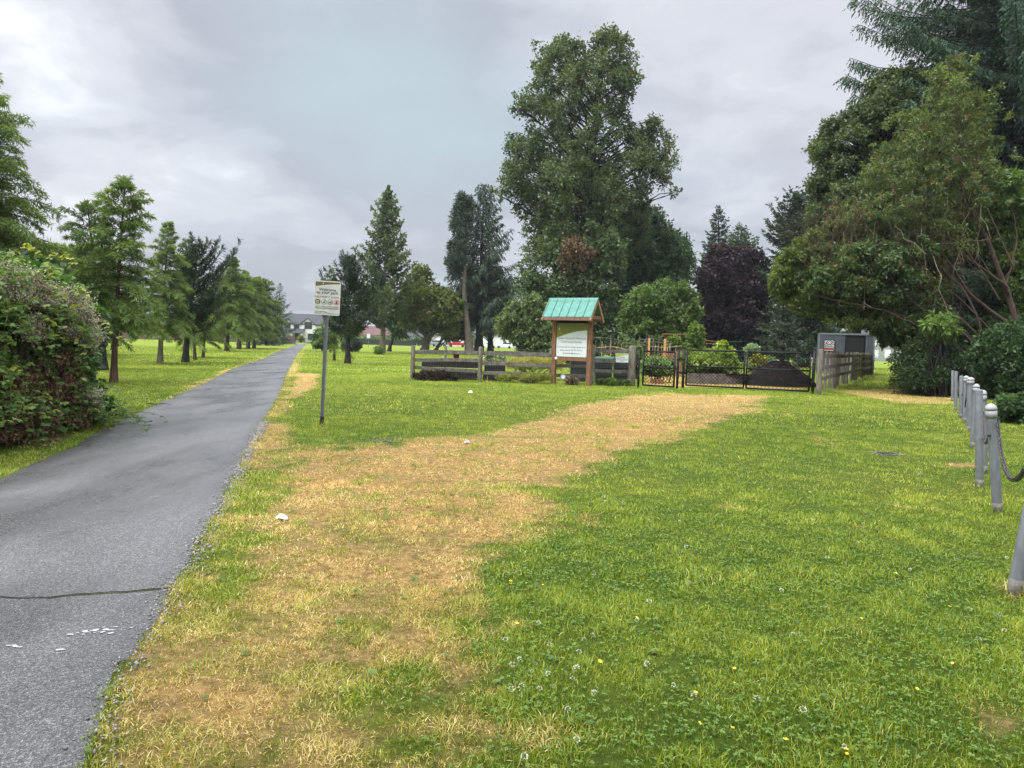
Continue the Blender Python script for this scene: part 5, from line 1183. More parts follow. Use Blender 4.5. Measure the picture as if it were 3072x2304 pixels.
# --- bollards and their chains
BO = [((3040, 1785), (3195, 1000), .042, 'steel bollard leaning out of the picture beside the lawn, its base in bare earth', 0), ((2993, 1539), (2972.5, 1220), .046, 'grey bollard with a pale domed cap, leaning and holding the heavy chain', 1), ((2938.6, 1464), (2936, 1168), .044, 'capless grey bollard in front of the row, chain passing its side', 2),
      ((2954, 1421), (2950, 1177), .036, 'thin bollard half hidden behind the capless one', 1), ((2918, 1345), (2929.6, 1157), .045, 'white capped bollard leaning away, just past the capless one', 1), ((2909, 1295), (2912, 1136), .06, 'stout pale bollard with a flat cap in mid row', 1),
      ((2894, 1267), (2899, 1131), .052, 'pale bollard with a rounded cap and chain hanging down its face', 1), ((2882, 1254), (2884, 1127), .046, 'dark grey bollard next to the pale rounded cap one', 2), ((2867, 1232), (2868.5, 1114), .044, 'dull bollard, last but one of the chain row', 2), ((2857, 1204), (2858, 1111), .045, 'last bollard of the chain row, under the tree', 2)]
ends = []
for (bx, by), (tx, ty), r, lb, kind in BO:
    p = G(bx, by); t = P(tx, ty, p[1]); ax = t-p; h = np.linalg.norm(ax); ax /= h; o = empty('bollard', p, lb, 'bollard', 'bollards of the chain barrier')
    if kind == 0: h = 1.12
    m = MB(); m.lathe([(r*1.02, -.12), (r, .05), (r, h-.10 if kind == 1 else h-.02), (r*.9, h-.012)], 18, p, ax); m.build('pipe', M['paint_grey'] if kind != 2 else mat('dull_pipe', (.15, .16, .165), .5, .15, var=.2, scale=12), o, True)
    if kind == 1:
        m = MB(); m.lathe([(r*1.14, h-.11), (r*1.14, h-.045), (r*1.02, h-.042), (r*1.02, h-.032), (r*1.2, h-.03), (r*1.2, h-.012), (r*.95, h+.012), (r*.4, h+.03), (.003, h+.033)], 18, p, ax); m.build('cap', mat('cap_paint', (.33, .335, .335), .5, var=.12), o, True)
    if kind != 1:
        m = MB(); m.lathe([(r*1.01, h-.025), (r*.85, h-.002), (.003, h)], 18, p, ax); m.build('cap', M['paint_grey'], o, True)
    m = MB(); m.lathe([(r*1.05, -.05), (r*1.04, .07), (r*1.005, .11)], 18, p, ax); m.build('stained_foot', mat('stained_foot', (.16, .15, .13), .8, var=.5, scale=25), o, True)
    ends.append((p+ax*(h-.17), ax, r))
lk = MB(); R0, R1, rt = .026, .012, .0048
ll = [(math.copysign(R0-R1, math.cos(a))*(abs(math.cos(a)) > 1e-6)+R1*math.cos(a), R1*math.sin(a), 0) for a in np.linspace(0, 2*math.pi, 15)]
LV, LF = tube_np(np.array(ll), np.full(15, rt), 6)
def chain(p, q, sag, label, sp=.038, sc=1.0):
    n = int(np.linalg.norm(q-p)*1.12/sp/sc); s_ = np.linspace(0, 1, n); pts = p+(q-p)*s_[:, None]; pts[:, 2] -= sag*4*s_*(1-s_)
    d = unit(np.gradient(pts, axis=0)); nb = NB()
    for i in range(n):
        x = d[i]; u = unit(np.cross(x, [0, 0, 1.0])); v = np.cross(u, x); a = R_(45+90*(i % 2)+random.gauss(0, 9)); u, v = u*math.cos(a)+v*math.sin(a), v*math.cos(a)-u*math.sin(a)
        nb.add(pts[i]+sc*(LV[:, :1]*x+LV[:, 1:2]*u+LV[:, 2:]*v), LF)
    o = np_mesh('barrier_chain', np.concatenate(nb.V), np.concatenate(nb.F), M['rust'], None, None, True, p); o.location = tuple(map(float, p)); return tag(o, label, 'chain', 'chains between the bollards')
e = ends
chain(e[1][0]+[.05, -.01, .03], e[0][0]+[0, .04, .1], .42, 'heavy chain sagging from the domed cap bollard out of the picture', .036, 1.25)
chain(e[1][0]+[-.04, -.03, -.12], e[3][0]+[-.03, -.05, -.1], .22, 'short chain loop passing in front of the capless bollard')
chain(e[3][0]+[.03, .02, .05], e[5][0]+[.06, 0, -.05], .45, 'chain dropping from the thin bollard towards the mid row')
chain(e[6][0]+[-.02, -.06, .02], e[5][0]+[-.05, .05, -.25], .35, 'chain hanging down the face of the rounded cap bollard')
chain(e[8][0]+[.0, -.06, 0], e[6][0]+[.05, .06, 0], .4, 'far chain between the dull bollards under the tree')

# --- garden clutter
def bin_(px, y, w, h, label, lid='bin_green'):
    p = B(px, y); r = empty('compost_bin', p, label, 'bin'); m = MB()
    m.add([(p[0]+sx*w/2*k_, p[1]+sy*.3*k_, z) for z, k_ in ((0, .92), (h, 1.0)) for sx, sy in ((-1, -1), (1, -1), (1, 1), (-1, 1))], [(0, 1, 5, 4), (1, 2, 6, 5), (2, 3, 7, 6), (3, 0, 4, 7), (3, 2, 1, 0)])
    for z in (h*.33, h*.66): m.box((p[0], p[1]-.31, z), (w*.9, .03, .03))
    m.build('body', M['bin_black'], r); m = MB(); m.add([(p[0]+sx*w/2*k_, p[1]+sy*.33*k_, z) for z, k_ in ((h, 1.06), (h+.05, 1.05), (h+.12, .8)) for sx, sy in ((-1, -1), (1, -1), (1, 1), (-1, 1))], [(0, 1, 5, 4), (1, 2, 6, 5), (2, 3, 7, 6), (3, 0, 4, 7), (4, 5, 9, 8), (5, 6, 10, 9), (6, 7, 11, 10), (7, 4, 8, 11), (8, 9, 10, 11), (3, 2, 1, 0)])
    m.build('lid', M[lid], r)
bin_(1808, 30.4, .72, 1.0, 'dark compost bin with green lid beside the noticeboard'); bin_(1864, 30.6, .70, 1.02, 'dark compost bin with green lid behind the small notice'); bin_(1733, 31, .70, .95, 'dark bin seen between the noticeboard posts', 'bin_black')
shrub('ground_weeds', 'green weeds along the foot of the mesh below the bins', [(1782, 1160), (1784, 1143), (1830, 1140), (1890, 1145), (1892, 1160)], 28.3, 6, 30, 1100, 4, .10, .05, PAL_GRN, 152, cat='weeds')
shrub('ground_weeds', 'yellow green grassy weeds below the second fence bay', [(1480, 1146), (1490, 1132), (1560, 1130), (1650, 1132), (1652, 1150), (1560, 1150)], 28.4, 5, 60, 1500, 4, .20, .014, [(.12, .15, .03), (.24, .26, .06), (.36, .36, .12)], 153, cat='weeds', hang=.7, up=1.6, spread=.35)
shrub('ground_weeds', 'reddish dry weed clump between the noticeboard posts', [(1688, 1152), (1695, 1138), (1715, 1130), (1735, 1140), (1738, 1152)], 28.0, 6, 12, 420, 4, .10, .04, [(.06, .05, .03), (.12, .09, .05), (.2, .15, .09)], 154, leafm='dead', cat='weeds')
shrub('tall_weeds', 'tall yellowing grass behind the second fence bay', [(1518, 1112), (1525, 1088), (1590, 1084), (1680, 1086), (1690, 1112)], 31.5, 7, 60, 2000, 4, .28, .018, [(.16, .17, .035), (.30, .30, .07), (.44, .40, .14)], 155, hang=.8, up=1.6, spread=.35, cat='grass clump')
def flowers(label, poly, depth, n, colr, seed):
    cl = fill_outline(poly, depth, 5, n, .4, seed=seed); r = empty('flower_patch', (cl[0][0], depth, 0), label, 'flowers'); lf = NB(); leafy(lf, cl, n*8, 4, .12, .05, PAL_GRN, seed=seed, up=.6); lf.build('foliage', M['leaf'], r)
    fl = NB(); q = np.repeat(cl[:, :3], 9, 0)+rng.normal(0, .06, (len(cl)*9, 3)); leaves(fl, q, rng.normal(size=q.shape), rng.normal(size=q.shape), .08, .08, np.array([colr])*rng.uniform(.7, 1.1, (len(q), 1))); fl.build('blossoms', M['dead'], r)
flowers('white flowers seen through the mesh of the second fence bay', [(1452, 1080), (1455, 1064), (1490, 1058), (1516, 1066), (1518, 1080)], 33, 24, (.75, .72, .66), 156)
flowers('yellow flowers over the soil heap behind the gate', [(2250, 1090), (2255, 1066), (2285, 1064), (2300, 1080), (2298, 1092)], 36, 26, (.75, .52, .04), 157)
# canes and trellises
def trellis(px0, px1, y, h, n, label, mt='bamboo', bars=(.6, 1.0), seed=1, name='trellis', r0=.014):
    g = random.Random(seed); a, c = B(px0, y), B(px1, y); r = empty(name, (a+c)/2, label, 'trellis')
    for i in range(n):
        p = a+(c-a)*(i+g.uniform(-.3, .3))/max(n-1, 1)+[0, g.uniform(-.4, .4), 0]; m = MB(); m.tube([p, p+[g.gauss(0, .06), g.gauss(0, .06), h*g.uniform(.75, 1.08)]], r0*g.uniform(.8, 1.3), 5); m.build('cane', M[mt], r)
    for b_ in bars: m = MB(); m.tube([a+[-.15, -.02, h*b_], (a+c)/2+[0, 0, h*b_+g.gauss(0, .05)], c+[.2, .02, h*b_+g.gauss(0, .08)]], r0, 5); m.build('crosspiece', M[mt], r)
trellis(1787, 1850, 38, 2.05, 7, 'cane trellis with a crossbar above the compost bins', 'wood_grey', (.72, .98), 1)
trellis(1800, 1872, 34.5, 1.75, 6, 'low bean poles just behind the compost bin lids', 'bamboo', (.85,), 2)
trellis(1872, 1938, 41, 2.25, 8, 'thin grey canes rising behind the wooden corner post', 'wood_grey', (.62, .8), 3)
trellis(1925, 1998, 36.5, 1.95, 6, 'pole frame with flat top bars between two orange posts', 'wood_grey', (.93, 1.0), 4, r0=.018)
trellis(1960, 2030, 38.5, 1.7, 9, 'row of tan stakes behind the single gate', 'bamboo', (.95, .5), 5)
trellis(2085, 2160, 48, 2.05, 5, 'dark red canopy frame on poles behind the tall plants', 'cedar', (.95, 1.0), 6, r0=.03)
trellis(2190, 2222, 47, 2.2, 5, 'teal metal obelisk frame in front of the purple beech', 'bin_green', (.4, .7, .95), 7, name='obelisk')
for px, ty, lb in ((1943, 1014, 'orange new wood post nearer the corner post'), (1990, 1017, 'orange new wood post beside the brown arbour')):
    p = B(px, 34.5); h = HZ(p, ty); r = empty('garden_stake', p, lb, 'stake'); m = MB(); m.box(p+[0, 0, h/2], (.085, .085, h)); m.build('stake', M['pine_new'], r); m = MB(); m.lathe([(.05, h-.005), (.055, h+.03), (.01, h+.07)], 8, p); m.build('cap', M['trim_black'], r)
p = B(2018, 43); h = HZ(p, 1004); r = empty('garden_arbour', p, 'brown wooden arbour grown over with a climber behind the gates', 'arbour')
for dx in (-.42, .42):
    m = MB(); m.box(p+[dx, 0, h/2], (.10, .10, h)); m.build('post', M['cedar'], r)
m = MB(); m.box(p+[0, 0, h+.03], (1.25, .5, .07)); m.box(p+[0, 0, h-.12], (1.0, .06, .10)); m.build('top', M['cedar'], r)
shrub('climber', 'climbing plant on the brown arbour', [(2000, 1042), (2005, 1012), (2030, 1008), (2045, 1020), (2040, 1045)], 42.7, 8, 16, 420, 5, .14, .09, PAL_GRN, 158)
p0, p1 = B(1985, 37), B(2042, 37); r = empty('slatted_bin', (p0+p1)/2, 'tan slatted wooden compost crate behind the gate posts', 'compost crate'); m = MB()
for i in range(12): q = p0+(p1-p0)*i/11; m.box(q+[0, 0, .72], (.075, .02, 1.25))
m.build('slats', M['cedar_pale'], r); m = MB(); m.beam(p0+[-.1, .03, 1.36], p1+[.1, .03, 1.36], .05, .05); m.beam(p0+[-.1, .03, .4], p1+[.1, .03, .4], .05, .06); m.build('rails', M['bamboo'], r)
# planted beds seen through the gates
shrub('vegetable_bed', 'pale green vegetables behind the single gate', [(1925, 1122), (1928, 1085), (1960, 1070), (1990, 1080), (2022, 1085), (2024, 1122)], 32, 9, 50, 1700, 5, .16, .09, [(.05, .10, .04), (.12, .20, .07), (.24, .32, .13)], 159, cat='plants')
shrub('vegetable_bed', 'lush green bed behind the left gate leaf'.replace('left ', 'first double '), [(2062, 1118), (2064, 1078), (2090, 1058), (2140, 1055), (2190, 1062), (2204, 1100), (2200, 1122)], 33, 11, 90, 3200, 5, .20, .12, [(.06, .12, .03), (.14, .22, .04), (.30, .36, .07)], 160, cat='plants')
shrub('vegetable_bed', 'tall leafy plants tied to canes behind the corner post', [(1880, 1090), (1884, 1052), (1905, 1040), (1928, 1050), (1932, 1092)], 35, 8, 30, 900, 5, .15, .08, PAL_GRN, 165, cat='plants')
shrub('vegetable_bed', 'weedy mix of greens along the back of the board bed', [(2040, 1085), (2042, 1062), (2075, 1052), (2100, 1058), (2102, 1088)], 36, 8, 30, 900, 5, .16, .09, PAL_YEL, 166, cat='plants')
shrub('bean_arch', 'bright green climber mound topping the planted bed', [(2148, 1100), (2145, 1050), (2155, 1030), (2175, 1028), (2192, 1040), (2206, 1075), (2206, 1105)], 34, 10, 44, 1500, 5, .16, .11, [(.08, .14, .02), (.17, .24, .035), (.32, .38, .06)], 161)
shrub('vegetable_bed', 'blue green cabbages and weeds beyond the heap', [(2250, 1108), (2252, 1082), (2290, 1074), (2330, 1080), (2335, 1092), (2290, 1108)], 38, 9, 34, 1200, 5, .18, .11, [(.05, .10, .05), (.11, .19, .09), (.22, .30, .15)], 162, cat='plants')
shrub('potted_topiary', 'pale tiered topiary shrub in front of the brown trunk conifer', [(2235, 1062), (2232, 1048), (2250, 1030), (2268, 1030), (2278, 1046), (2274, 1062)], 50, 6, 14, 420, 5, .16, .08, [(.10, .16, .08), (.20, .28, .15), (.32, .4, .25)], 163)
a, c = B(2060, 31.5), B(2242, 32.5); r = empty('board_bed', (a+c)/2, 'grey board edged raised bed behind the first double gate leaf', 'raised bed')
for i in range(4): m = MB(); m.beam(a+(c-a)*(i/4+.004)+[0, 0, .26], a+(c-a)*((i+1)/4-.004)+[0, 0, .24], .05, .46, jit=.03); m.build('board', M['blockwall'], r)
m = MB(); m.box((a+c)/2+[0, .8, .44], (c[0]-a[0]-.1, 1.4, .08)); m.build('soil', M['soil'], r)
a, c = B(1950, 30.8), B(1992, 30.8); r = empty('stone_edging', (a+c)/2, 'reddish stone edging of the bed behind the single gate', 'edging')
for i in range(3): m = MB(); m.box(a+(c-a)*(i+.5)/3+[0, 0, .10], (.17, .14, .22)); m.build('block', M['cedar'], r)
# heap of soil
n_ = 46; u = np.linspace(0, 2*np.pi, n_, endpoint=False); V = [(0, 0, 0)]; rows = 12; pc = (B(2262, 31.5)+B(2440, 31.5))/2+[.1, .9, 0]; V = []
for i in range(rows+1):
    t = i/rows
    for k_ in range(n_):
        rx, ry = 1.72*t, 1.3*t; z = 1.0*(1-t**2.0)**.9*(1+.10*math.sin(3*u[k_]+1)) ; x, y_ = rx*math.cos(u[k_]), ry*math.sin(u[k_])
        nz = float(smooth_noise(np.array([[x, y_]]), 2.0, 61, 4)[0]); V.append((pc[0]+x*(1+.06*nz), pc[1]+y_, max(z+.2*nz*(1-t*.6), -.02) if i < rows else -.03))
F = [(i*n_+k_, (i+1)*n_+k_, (i+1)*n_+(k_+1) % n_, i*n_+(k_+1) % n_) for i in range(rows) for k_ in range(n_)]
o = np_mesh('soil_heap', V, np.array(F), M['soil'], None, None, True, pc); o.location = tuple(pc); tag(o, 'big heap of dark soil behind the second gate leaf', 'soil heap')
p0, p1 = B(2318, 37), B(2386, 37); r = empty('potting_bench', (p0+p1)/2, 'pale metal bench beyond the soil heap', 'bench'); m = MB(); m.box((p0+p1)/2+[0, 0, .98], (p1[0]-p0[0], .5, .04)); m.build('bench_top', M['galv'], r)
for q in (p0, p1):
    for dy in (-.2, .2): m = MB(); m.box(q+[.03 if q is p0 else -.03, dy, .48], (.04, .04, .96)); m.build('leg', M['galv'], r)
flow = B(2226, 33); m = MB(); m.lathe([(.10, 0), (.15, .42), (.16, .42), (.16, .46), (.12, .46)], 12, flow+[0, 0, .05]); tag(m.build('ceramic_pot', M['concrete'], None, True), 'grey plant pot between the two double gate leaves', 'flower pot')

# --- litter and marks in the grass
def crumple(px, py, L, W_, h, label, mt='white', name='crumpled_paper', seed=1):
    p = G(px, py); g = np.random.default_rng(seed); n = 14; V = []
    for i in range(5):
        for k_ in range(n):
            a = 2*math.pi*k_/n; t = (i+.4)/4.4; V.append((p[0]+L/2*t*math.cos(a)*g.uniform(.8, 1.15), p[1]+W_/2*t*math.sin(a)*g.uniform(.75, 1.2), .015+h*max(0, 1-t**1.6)*g.uniform(.4, 1.2)+.012*g.random()))
    F = [(i*n+k_, (i+1)*n+k_, (i+1)*n+(k_+1) % n, i*n+(k_+1) % n) for i in range(4) for k_ in range(n)]+[]
    V.append((p[0], p[1], .02+h)); o = MB(); o.add(V, F+[(len(V)-1, k_, (k_+1) % n) for k_ in range(n)]); return tag(o.build(name, M[mt], None), label, 'litter' if mt == 'white' else 'stone')
crumple(845, 1560, .125, .085, .035, 'flat crumpled white paper lying in the dry grass by the path')
crumple(1411, 1180, .15, .12, .075, 'white paper scrap lying in the green lawn before the fence', seed=4)
crumple(1401, 1331, .11, .09, .05, 'small pale stone lying in the dry turf', 'stone', 'pale_stone', 5)
p = G(2662, 1363); r = empty('ground_cover_plate', p, 'dark sunken cover plate in the lawn beside the bollards', 'cover'); m = MB(); m.box(p+[0, 0, .006], (.30, .26, .02), rz=.1); m.build('plate', M['wood_dark'], r)
m = MB(); [m.box(p+[dx, dy, .006], (sx, sy, .024), rz=.1) for dx, dy, sx, sy in ((-.17, 0, .03, .33), (.17, 0, .03, .33), (0, .15, .31, .03), (0, -.15, .31, .03))]; m.build('rim', M['wood_grey'], r)
nst = 130; q = np.array([G(a_, b_) for a_, b_ in zip(rng.normal(1150, 26, nst), rng.normal(1322, 6, nst))]); r0 = rng.uniform(.006, .017, nst); V = (q+[0, 0, .01])[:, None]+(oc[None]+rng.normal(0, .25, (nst, 6, 3)))*r0[:, None, None]
o = np_mesh('gravel_patch', V.reshape(-1, 3), (np.arange(nst)[:, None, None]*6+fo[None]).reshape(-1, 3), M['gravel'], None, np.repeat(np.array([[.13, .12, .11]])*rng.uniform(.5, 1.7, (nst, 1)), 6, 0)); tag(o, 'worn grey gravel patch at the edge of the dry turf', 'gravel', kind='stuff')
for px, py, L, an, lb in ((478, 1214, .55, .1, 'dark fallen twig lying across the asphalt edge'), (395, 1256, .5, .5, 'bent fallen twig at the asphalt edge nearer the bramble')):
    p = G(px, py); nb = NB(); q = np.array([p+[t*L*math.cos(an), t*L*math.sin(an), .02+.01*math.sin(9*t)] for t in np.linspace(-.5, .5, 7)]); nb.tube(q, np.linspace(.009, .004, 7), 5); nb.tube([q[3], q[3]+[.08, .1, .02]], [.005, .003], 4)
    tag(np_mesh('fallen_twig', np.concatenate(nb.V), np.concatenate(nb.F), M['bark_dark']), lb, 'twig')
# buttercups and clover heads
def bloom_y():
    m = MB()
    for k_ in range(5):
        a = 2*math.pi*k_/5; d = np.array([math.cos(a), math.sin(a), .45]); s_ = np.array([-math.sin(a), math.cos(a), 0]); m.add([(0, 0, .05), d*.008+s_*.007+[0, 0, .05], d*.014+[0, 0, .051], d*.008-s_*.007+[0, 0, .05]], [(0, 1, 2, 3)])
    return m
YF = [(1445, 2002), (1535, 1758), (1527, 1772), (1628, 1770), (1545, 1890), (1900, 1868), (1860, 1876), (1875, 1935), (1790, 2003), (2082, 2102), (1998, 2140), (2083, 2188), (2190, 2210), (2205, 2072), (2203, 2023), (2340, 1913), (2578, 1872), (2847, 1840), (2880, 1903), (2860, 2003), (2745, 2083), (2684, 1736), (2355, 2252), (2543, 2280), (2538, 2278), (2700, 1705), (2306, 2160)]
ym, ys_ = mat('buttercup_petal', (.85, .60, .02), .4, var=.1), mat('flower_stem', (.10, .16, .04), .6)
def flower_set(pts, mk, pm, name, label, cat, grp, sc=1.0):
    proto = None
    for px, py in pts:
        p = G(px, py)
        if proto is None:
            proto = empty(name, p, label, cat, grp); mk().build('petals', pm, proto, local=True); m = MB(); m.tube([(0, 0, 0), (.004, .002, .03), (0, 0, .052)], .0012, 4); m.build('stem', ys_, proto, local=True); o = proto; kids = list(proto.children)
        else:
            o = proto.copy(); link(o)
            for c_ in kids: d_ = c_.copy(); link(d_); d_.parent = o
        o.location = tuple(map(float, p)); o.rotation_euler = (random.gauss(0, .25), random.gauss(0, .25), random.uniform(0, 6)); s_ = random.uniform(.55, .85)*sc; o.scale = (s_, s_, s_)
flower_set(YF, bloom_y, ym, 'buttercup', 'single yellow buttercup flower in the green lawn', 'flower', 'buttercups dotted over the lawn')
def bloom_w():
    g = np.random.default_rng(8); m = MB()
    for _ in range(34):
        d = unit(g.normal(size=3)); d[2] = abs(d[2])*1.1-.25; c = np.array([0, 0, .052])+d*.008; s_ = unit(np.cross(d, [.3, .2, 1])); m.add([c-s_*.0018, c+d*.003, c+s_*.0018+d*.001, c+d*.0055], [(0, 1, 3), (1, 2, 3)])
    return m
WF = [(1643, 1957), (1655, 2053), (1680, 2045), (1735, 2040), (1764, 1922), (1715, 2065), (1607, 2045), (1540, 2022), (1537, 2100), (1655, 2096), (1790, 2118), (1895, 2052), (1955, 2022), (2010, 2076), (2077, 2118), (1916, 1928), (1762, 1948), (1570, 2005), (1512, 1948), (1695, 2162), (1560, 2298), (1712, 2248), (2260, 2135), (2394, 1941), (2388, 1936), (2523, 2268), (2725, 1732), (2895, 1858), (2996, 1874), (3012, 1912), (2920, 1940), (1780, 1752), (1612, 2105), (1570, 2100), (1725, 1985), (1730, 2040), (2458, 2230), (2390, 2160)]
for _ in range(60):
    px, py = random.uniform(1550, 3050), random.uniform(1330, 1900); WF.append((px, py))
flower_set(WF, bloom_w, mat('clover_head', (.74, .70, .64), .7, var=.2), 'clover_flower', 'single white clover flower head in the green lawn', 'flower', 'white clover flowers in the lawn', 1.6)
# ------------------------------------------------------------------ houses, cars and street edge in the distance
def win(m_f, m_g, c, w, h, d=.06):
    m_f.box((c[0], c[1]-.03, c[2]), (w+.24, d, h+.24)); m_g.box((c[0], c[1]-.075, c[2]), (w, .04, h))
def windows(root, L, fm='trim_black'):
    for c, w, h in L:
        f = MB(); g = MB(); win(f, g, c, w, h); fo_ = f.build('window', M[fm], root, local=True)
        for k in (-.5, .5): g.box((c[0]+k*0, c[1]-.09, c[2]), (.06, .04, h)) if k < 0 and w > .9 else None
        g.build('pane', M['glass'], fo_)
def gable(m, x0, x1, y0, y1, ze, zr, ov=.35, along='y'):
    """solid-thickness gable roof; ridge along y (front gable) or x"""
    th = .22
    if along == 'x':
        ym = (y0+y1)/2; pr_ = [(y0-ov, ze-.1), (ym, zr), (y1+ov, ze-.1)]; a, b_ = x0-ov, x1+ov
        V = [(x, p, z+t) for x in (a, b_) for t in (0, th) for p, z in pr_]
    else:
        xm = (x0+x1)/2; pr_ = [(x0-ov, ze-.1), (xm, zr), (x1+ov, ze-.1)]; a, b_ = y0-ov, y1
        V = [(p, y, z+t) for y in (a, b_) for t in (0, th) for p, z in pr_]
    m.add(V, [(3, 4, 10, 9), (4, 5, 11, 10), (0, 6, 7, 1), (1, 7, 8, 2), (0, 1, 4, 3), (1, 2, 5, 4), (6, 9, 10, 7), (7, 10, 11, 8), (0, 3, 9, 6), (2, 8, 11, 5)])
def gwall(m, x0, x1, y, ze, zr, th=.3):
    xm = (x0+x1)/2; m.add([(x0, y, 0), (x1, y, 0), (x1, y, ze), (xm, y, zr), (x0, y, ze)]+[(x, y+th, z) for x, z in ((x0, 0), (x1, 0), (x1, ze), (xm, zr), (x0, ze))], [(0, 1, 2, 3, 4), (9, 8, 7, 6, 5), (0, 5, 6, 1), (1, 6, 7, 2), (4, 9, 5, 0)])
# white house at the end of the path
Y = 186; o = B(905, Y); h = empty('white_house', o, 'white two storey house with dark gables at the end of the path', 'house')
m = MB(); m.box((0, 4.5, 2.4), (10.5, 8, 4.8)); gwall(m, -.6, 3.6, .2, 4.5, 6.3); gwall(m, -5.3, -2.2, .25, 4.5, 6.0); m.build('wall', M['siding'], h, local=True)
m = MB(); gable(m, -5.25, 5.25, .6, 8.5, 4.75, 7.4, .5, 'x'); rf = m.build('roof', M['shingle'], h, local=True)
m = MB(); gable(m, -.6, 3.6, .2, 4.2, 4.5, 6.3, .35); m.build('gable_roof', M['shingle'], h, local=True)
m = MB(); gable(m, -5.3, -2.2, .25, 4.2, 4.5, 6.0, .35); m.build('gable_roof', M['shingle'], h, local=True)
m = MB(); m.add([(-5.6, -1.7, 2.55), (.8, -1.7, 2.55), (.8, .5, 3.75), (-5.6, .5, 3.75), (-5.6, -1.7, 2.35), (.8, -1.7, 2.35), (.8, .5, 3.5), (-5.6, .5, 3.5)], [(0, 1, 2, 3), (7, 6, 5, 4), (0, 4, 5, 1), (1, 5, 6, 2), (3, 7, 4, 0)]); m.build('porch_roof', M['shingle'], h, local=True)
for x in (-5.2, -2.2, .5): m = MB(); m.box((x, -1.5, 1.2), (.25, .25, 2.4)); m.build('porch_post', M['siding'], h, local=True)
windows(h, [((1.6, .2, 4.5), 1.7, 1.6), ((-1.6, .5, 4.3), 1.2, 1.5), ((-3.8, .25, 4.4), 1.3, 1.4), ((2.6, .2, 1.6), 1.9, 1.4), ((-1.2, .5, 1.5), 1.3, 1.5)])
m = MB(); m.box((-3.6, .44, 1.05), (1.0, .08, 2.1)); m.build('door', M['trim_black'], h, local=True)
def mfence(px0, px1, y, hh, label, mt='trim_black', sp=.16, solid=False):
    a, c = B(px0, y), B(px1, y); r = empty('metal_fence' if not solid else 'board_fence', a, label, 'fence'); L = np.linalg.norm(c-a)
    for z in (.15, hh-.1): m = MB(); m.beam(a+[0, 0, z], c+[0, 0, z], .05, .06); m.build('rail', M[mt], r)
    m = MB(); n = int(L/sp)
    for i in range(n+1): m.box(a+(c-a)*i/n+[0, -.03 if solid else 0, hh/2+(random.uniform(-.02, .02) if solid else 0)], (sp*.96 if solid else .03, .03, hh))
    m.build('slats' if solid else 'bars', M[mt], r)
    for i in range(int(L/2.4)+1): m = MB(); m.box(a+(c-a)*i/max(1, int(L/2.4))+[0, .06, hh/2+.05], (.1, .1, hh+.1)); m.build('post', M[mt], r)
mfence(912, 942, 172, 1.2, 'black yard fence before the white house')
r = empty('wheelie_bin', B(880, 166), 'black wheeled bin beside the path end', 'bin'); m = MB(); m.box((0, 0, .62), (.9, .8, 1.1)); m.build('body', M['bin_black'], r, local=True); m = MB(); m.box((0, -.05, 1.2), (1.0, .95, .1)); m.build('lid', M['bin_black'], r, local=True)
shrub('front_shrub', 'small golden shrub by the door of the white house', [(898, 1024), (896, 1012), (904, 1008), (910, 1014), (910, 1025)], 176, 5, 8, 260, 4, .4, .22, PAL_YEL, 171)
# brown fence behind the tree row
mfence(170, 880, 150, 1.75, 'long brown board fence behind the row of feathery trees', 'shingle_red', .5, True)
# brown roofed bungalow and dark hip roofed house
def house(px0, px1, Y, ze, zr, wall, roof, label, wins, ridge='x', dep=9):
    a, c = B(px0, Y), B(px1, Y); o = (a+c)/2; w = c[0]-a[0]; h = empty('house', o, label, 'house'); m = MB(); m.box((0, dep/2, ze/2), (w, dep, ze)); m.build('wall', M[wall], h, local=True)
    m = MB()
    if ridge == 'hip':
        e = .5; m.add([(-w/2-e, -e, ze-.1), (w/2+e, -e, ze-.1), (w/2+e, dep+e, ze-.1), (-w/2-e, dep+e, ze-.1), (-w/2+dep*.45, dep/2, zr), (w/2-dep*.45, dep/2, zr)], [(0, 1, 5, 4), (1, 2, 5), (2, 3, 4, 5), (3, 0, 4), (3, 2, 1, 0)])
    else: gable(m, -w/2, w/2, 0, dep, ze, zr, .5, 'x')
    m.build('roof', M[roof], h, local=True); windows(h, [((x*w, 0, z), ww, hh) for x, z, ww, hh in wins], 'white'); return h
house(1062, 1168, 196, 2.5, 4.9, 'siding', 'shingle_red', 'low white bungalow with a red brown roof behind the hedge', [(-.3, 1.5, 1.5, 1.2), (.1, 1.5, 1.8, 1.2), (.35, 1.5, 1.2, 1.2)])
house(1178, 1262, 205, 2.7, 5.0, 'siding', 'shingle', 'white house with a dark hipped roof between the pointed tree and the spreading tree', [(-.25, 1.5, 1.4, 1.2), (.2, 1.5, 1.8, 1.2)], 'hip')
house(1196, 1244, 216, 5.6, 7.2, 'siding', 'shingle', 'taller white house rising behind the dark hipped roof', [(-.2, 4.4, 1.1, 1.1), (.2, 4.4, 1.1, 1.1)])
house(1295, 1400, 212, 3.4, 4.6, 'siding', 'shingle', 'long white building behind the red pickup', [(-.3, 1.8, 1.6, 1.2), (0, 1.8, 1.6, 1.2), (.3, 1.8, 1.6, 1.2)])
house(1425, 1575, 214, 3.9, 5.2, 'siding', 'shingle', 'white building with dark garage openings behind the white cars', [(-.32, 1.5, 3.4, 2.2), (.02, 1.5, 3.2, 2.4), (.34, 1.5, 2.6, 2.2)])
house(2405, 2482, 140, 6.0, 8.0, 'siding_grey', 'shingle', 'grey townhouse with white window frames behind the container', [(-.28, 4.6, 1.3, 1.8), (.05, 4.6, 1.3, 1.8), (.3, 4.6, 1.2, 1.8), (-.2, 1.6, 1.4, 1.4), (.2, 1.6, 1.4, 1.4)])
